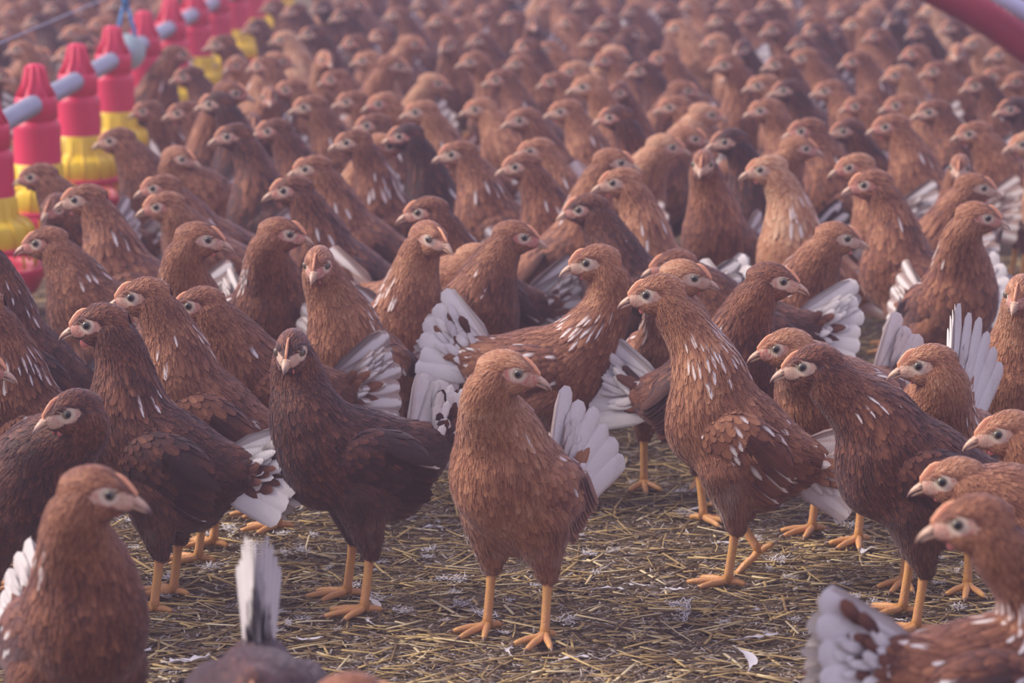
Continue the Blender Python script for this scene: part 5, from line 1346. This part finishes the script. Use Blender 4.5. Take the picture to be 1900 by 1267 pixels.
def face_word(yaw):
    y = (yaw + 180) % 360 - 180
    return 'facing right' if abs(y) < 42 else 'facing left' if abs(y) > 135 else 'facing the camera' if y < 0 else 'facing away'


BANDS = [(0, 'cut off by the top edge'), (35, 'in the rearmost blurred rows'), (75, 'in the far blurred rows'), (115, 'behind the mid-distance rows'), (160, 'in the mid-distance rows'), (230, 'just behind the sharp rows'), (2000, 'in the middle of the flock')]


def band(kind, y):
    if kind == 'l': return 'beyond the feeder line'
    for b, t in BANDS:
        if y < b: return t
NUM = ['', 'second', 'third', 'fourth', 'fifth', 'sixth', 'seventh', 'eighth', 'ninth', 'tenth', 'eleventh', 'twelfth', 'thirteenth', 'fourteenth', 'fifteenth', 'sixteenth', 'seventeenth', 'eighteenth', 'nineteenth', 'twentieth']
buckets = {}
for i, h in enumerate(HENS):
    if h[0][0] == 'H': continue
    k = (tone_word(h[8]), face_word(h[6]), band(h[0], h[2])); buckets.setdefault(k, []).append(i)
LAB = {}
for k, ids in buckets.items():
    ids.sort(key=lambda i: HENS[i][1]); n = len(ids)
    for j, i in enumerate(ids):
        s = '%s hen %s %s' % k
        if n == 2: s += (', left one of two', ', right one of two')[j]
        elif n > 2: s += ', ' + ('leftmost' if j == 0 else 'rightmost' if j == n - 1 else NUM[j] + ' from the left')
        LAB[i] = s

for i, (kind, ex, ey, x, y, byaw, hyaw, hz, tone, spk, wt, o) in enumerate(HENS):
    r = bpy.data.objects.new('hen', None); COL.objects.link(r)
    r.location = (x, y, 0); r.rotation_euler = (0, 0, byaw * D2R)
    lod = o.get('lod', 2)
    hero = kind[0] == 'H'
    rel = (hyaw - byaw + 180) % 360 - 180
    pitch, hx = pose_of(hz, o.get('pitch'), o.get('hx'))
    hp = o.get('hp', -7)
    if not hero:                     # the crowd shares a set of poses
        rq = round(rel / 20) * 20; hq = min((.31, .335, .36, .385), key=lambda v: abs(v - hz))
        pq, hxq = pose_of(hq)
        # keep the head exactly where it belongs by raising or lowering the whole pose slightly with size
        s = hz / hq; r.scale = (s, s, s)
        hen_parts(r, (hxq, 0, hq), rq, -6, pq, lod, 100 + int(hq * 1000) * 7 + rq + lod, tone, spk, wt, o.get('tu', 25))
        r.rotation_euler = (0, 0, (hyaw - rq) * D2R)
        a = (hyaw - rq) * D2R; b_ = byaw * D2R
        r.location = (x + hx * math.cos(b_) - hxq * s * math.cos(a), y + hx * math.sin(b_) - hxq * s * math.sin(a), 0)
    else:
        hen_parts(r, (hx, o.get('hy', 0), hz), rel, hp, pitch, lod, 200 + i, tone, spk, wt, o.get('tu', 25), fat=o.get('fat', 1.0), tail_full=o.get('tf', 1.0), lift=o.get('lift', 0), tsp=o.get('tsp', 1.0), wat=o.get('wat'))
    tag(r, HERO[kind] if hero else LAB[i], 'hen', GROUP)

# ================================================================== dusty air of the barn
if HAZE > 0:
    m = bpy.data.materials.new('dusty_air'); m.use_nodes = True; nt = m.node_tree; nt.nodes.remove(nt.nodes['Principled BSDF'])
    v = nt.nodes.new('ShaderNodeVolumePrincipled'); v.inputs['Density'].default_value = HAZE; v.inputs['Color'].default_value = (.80, .72, .95, 1); v.inputs['Anisotropy'].default_value = .2
    nt.links.new(v.outputs[0], nt.nodes['Material Output'].inputs['Volume'])
    hz_ = MB(); hz_.box((0, 8.0, 1.0), (4.5, 10.0, 1.2))
    tag(link('haze', hz_.mesh('haze', [m], smooth=False)), 'thin lilac dusty haze hanging in the barn air above the hens', 'haze', kind='stuff')
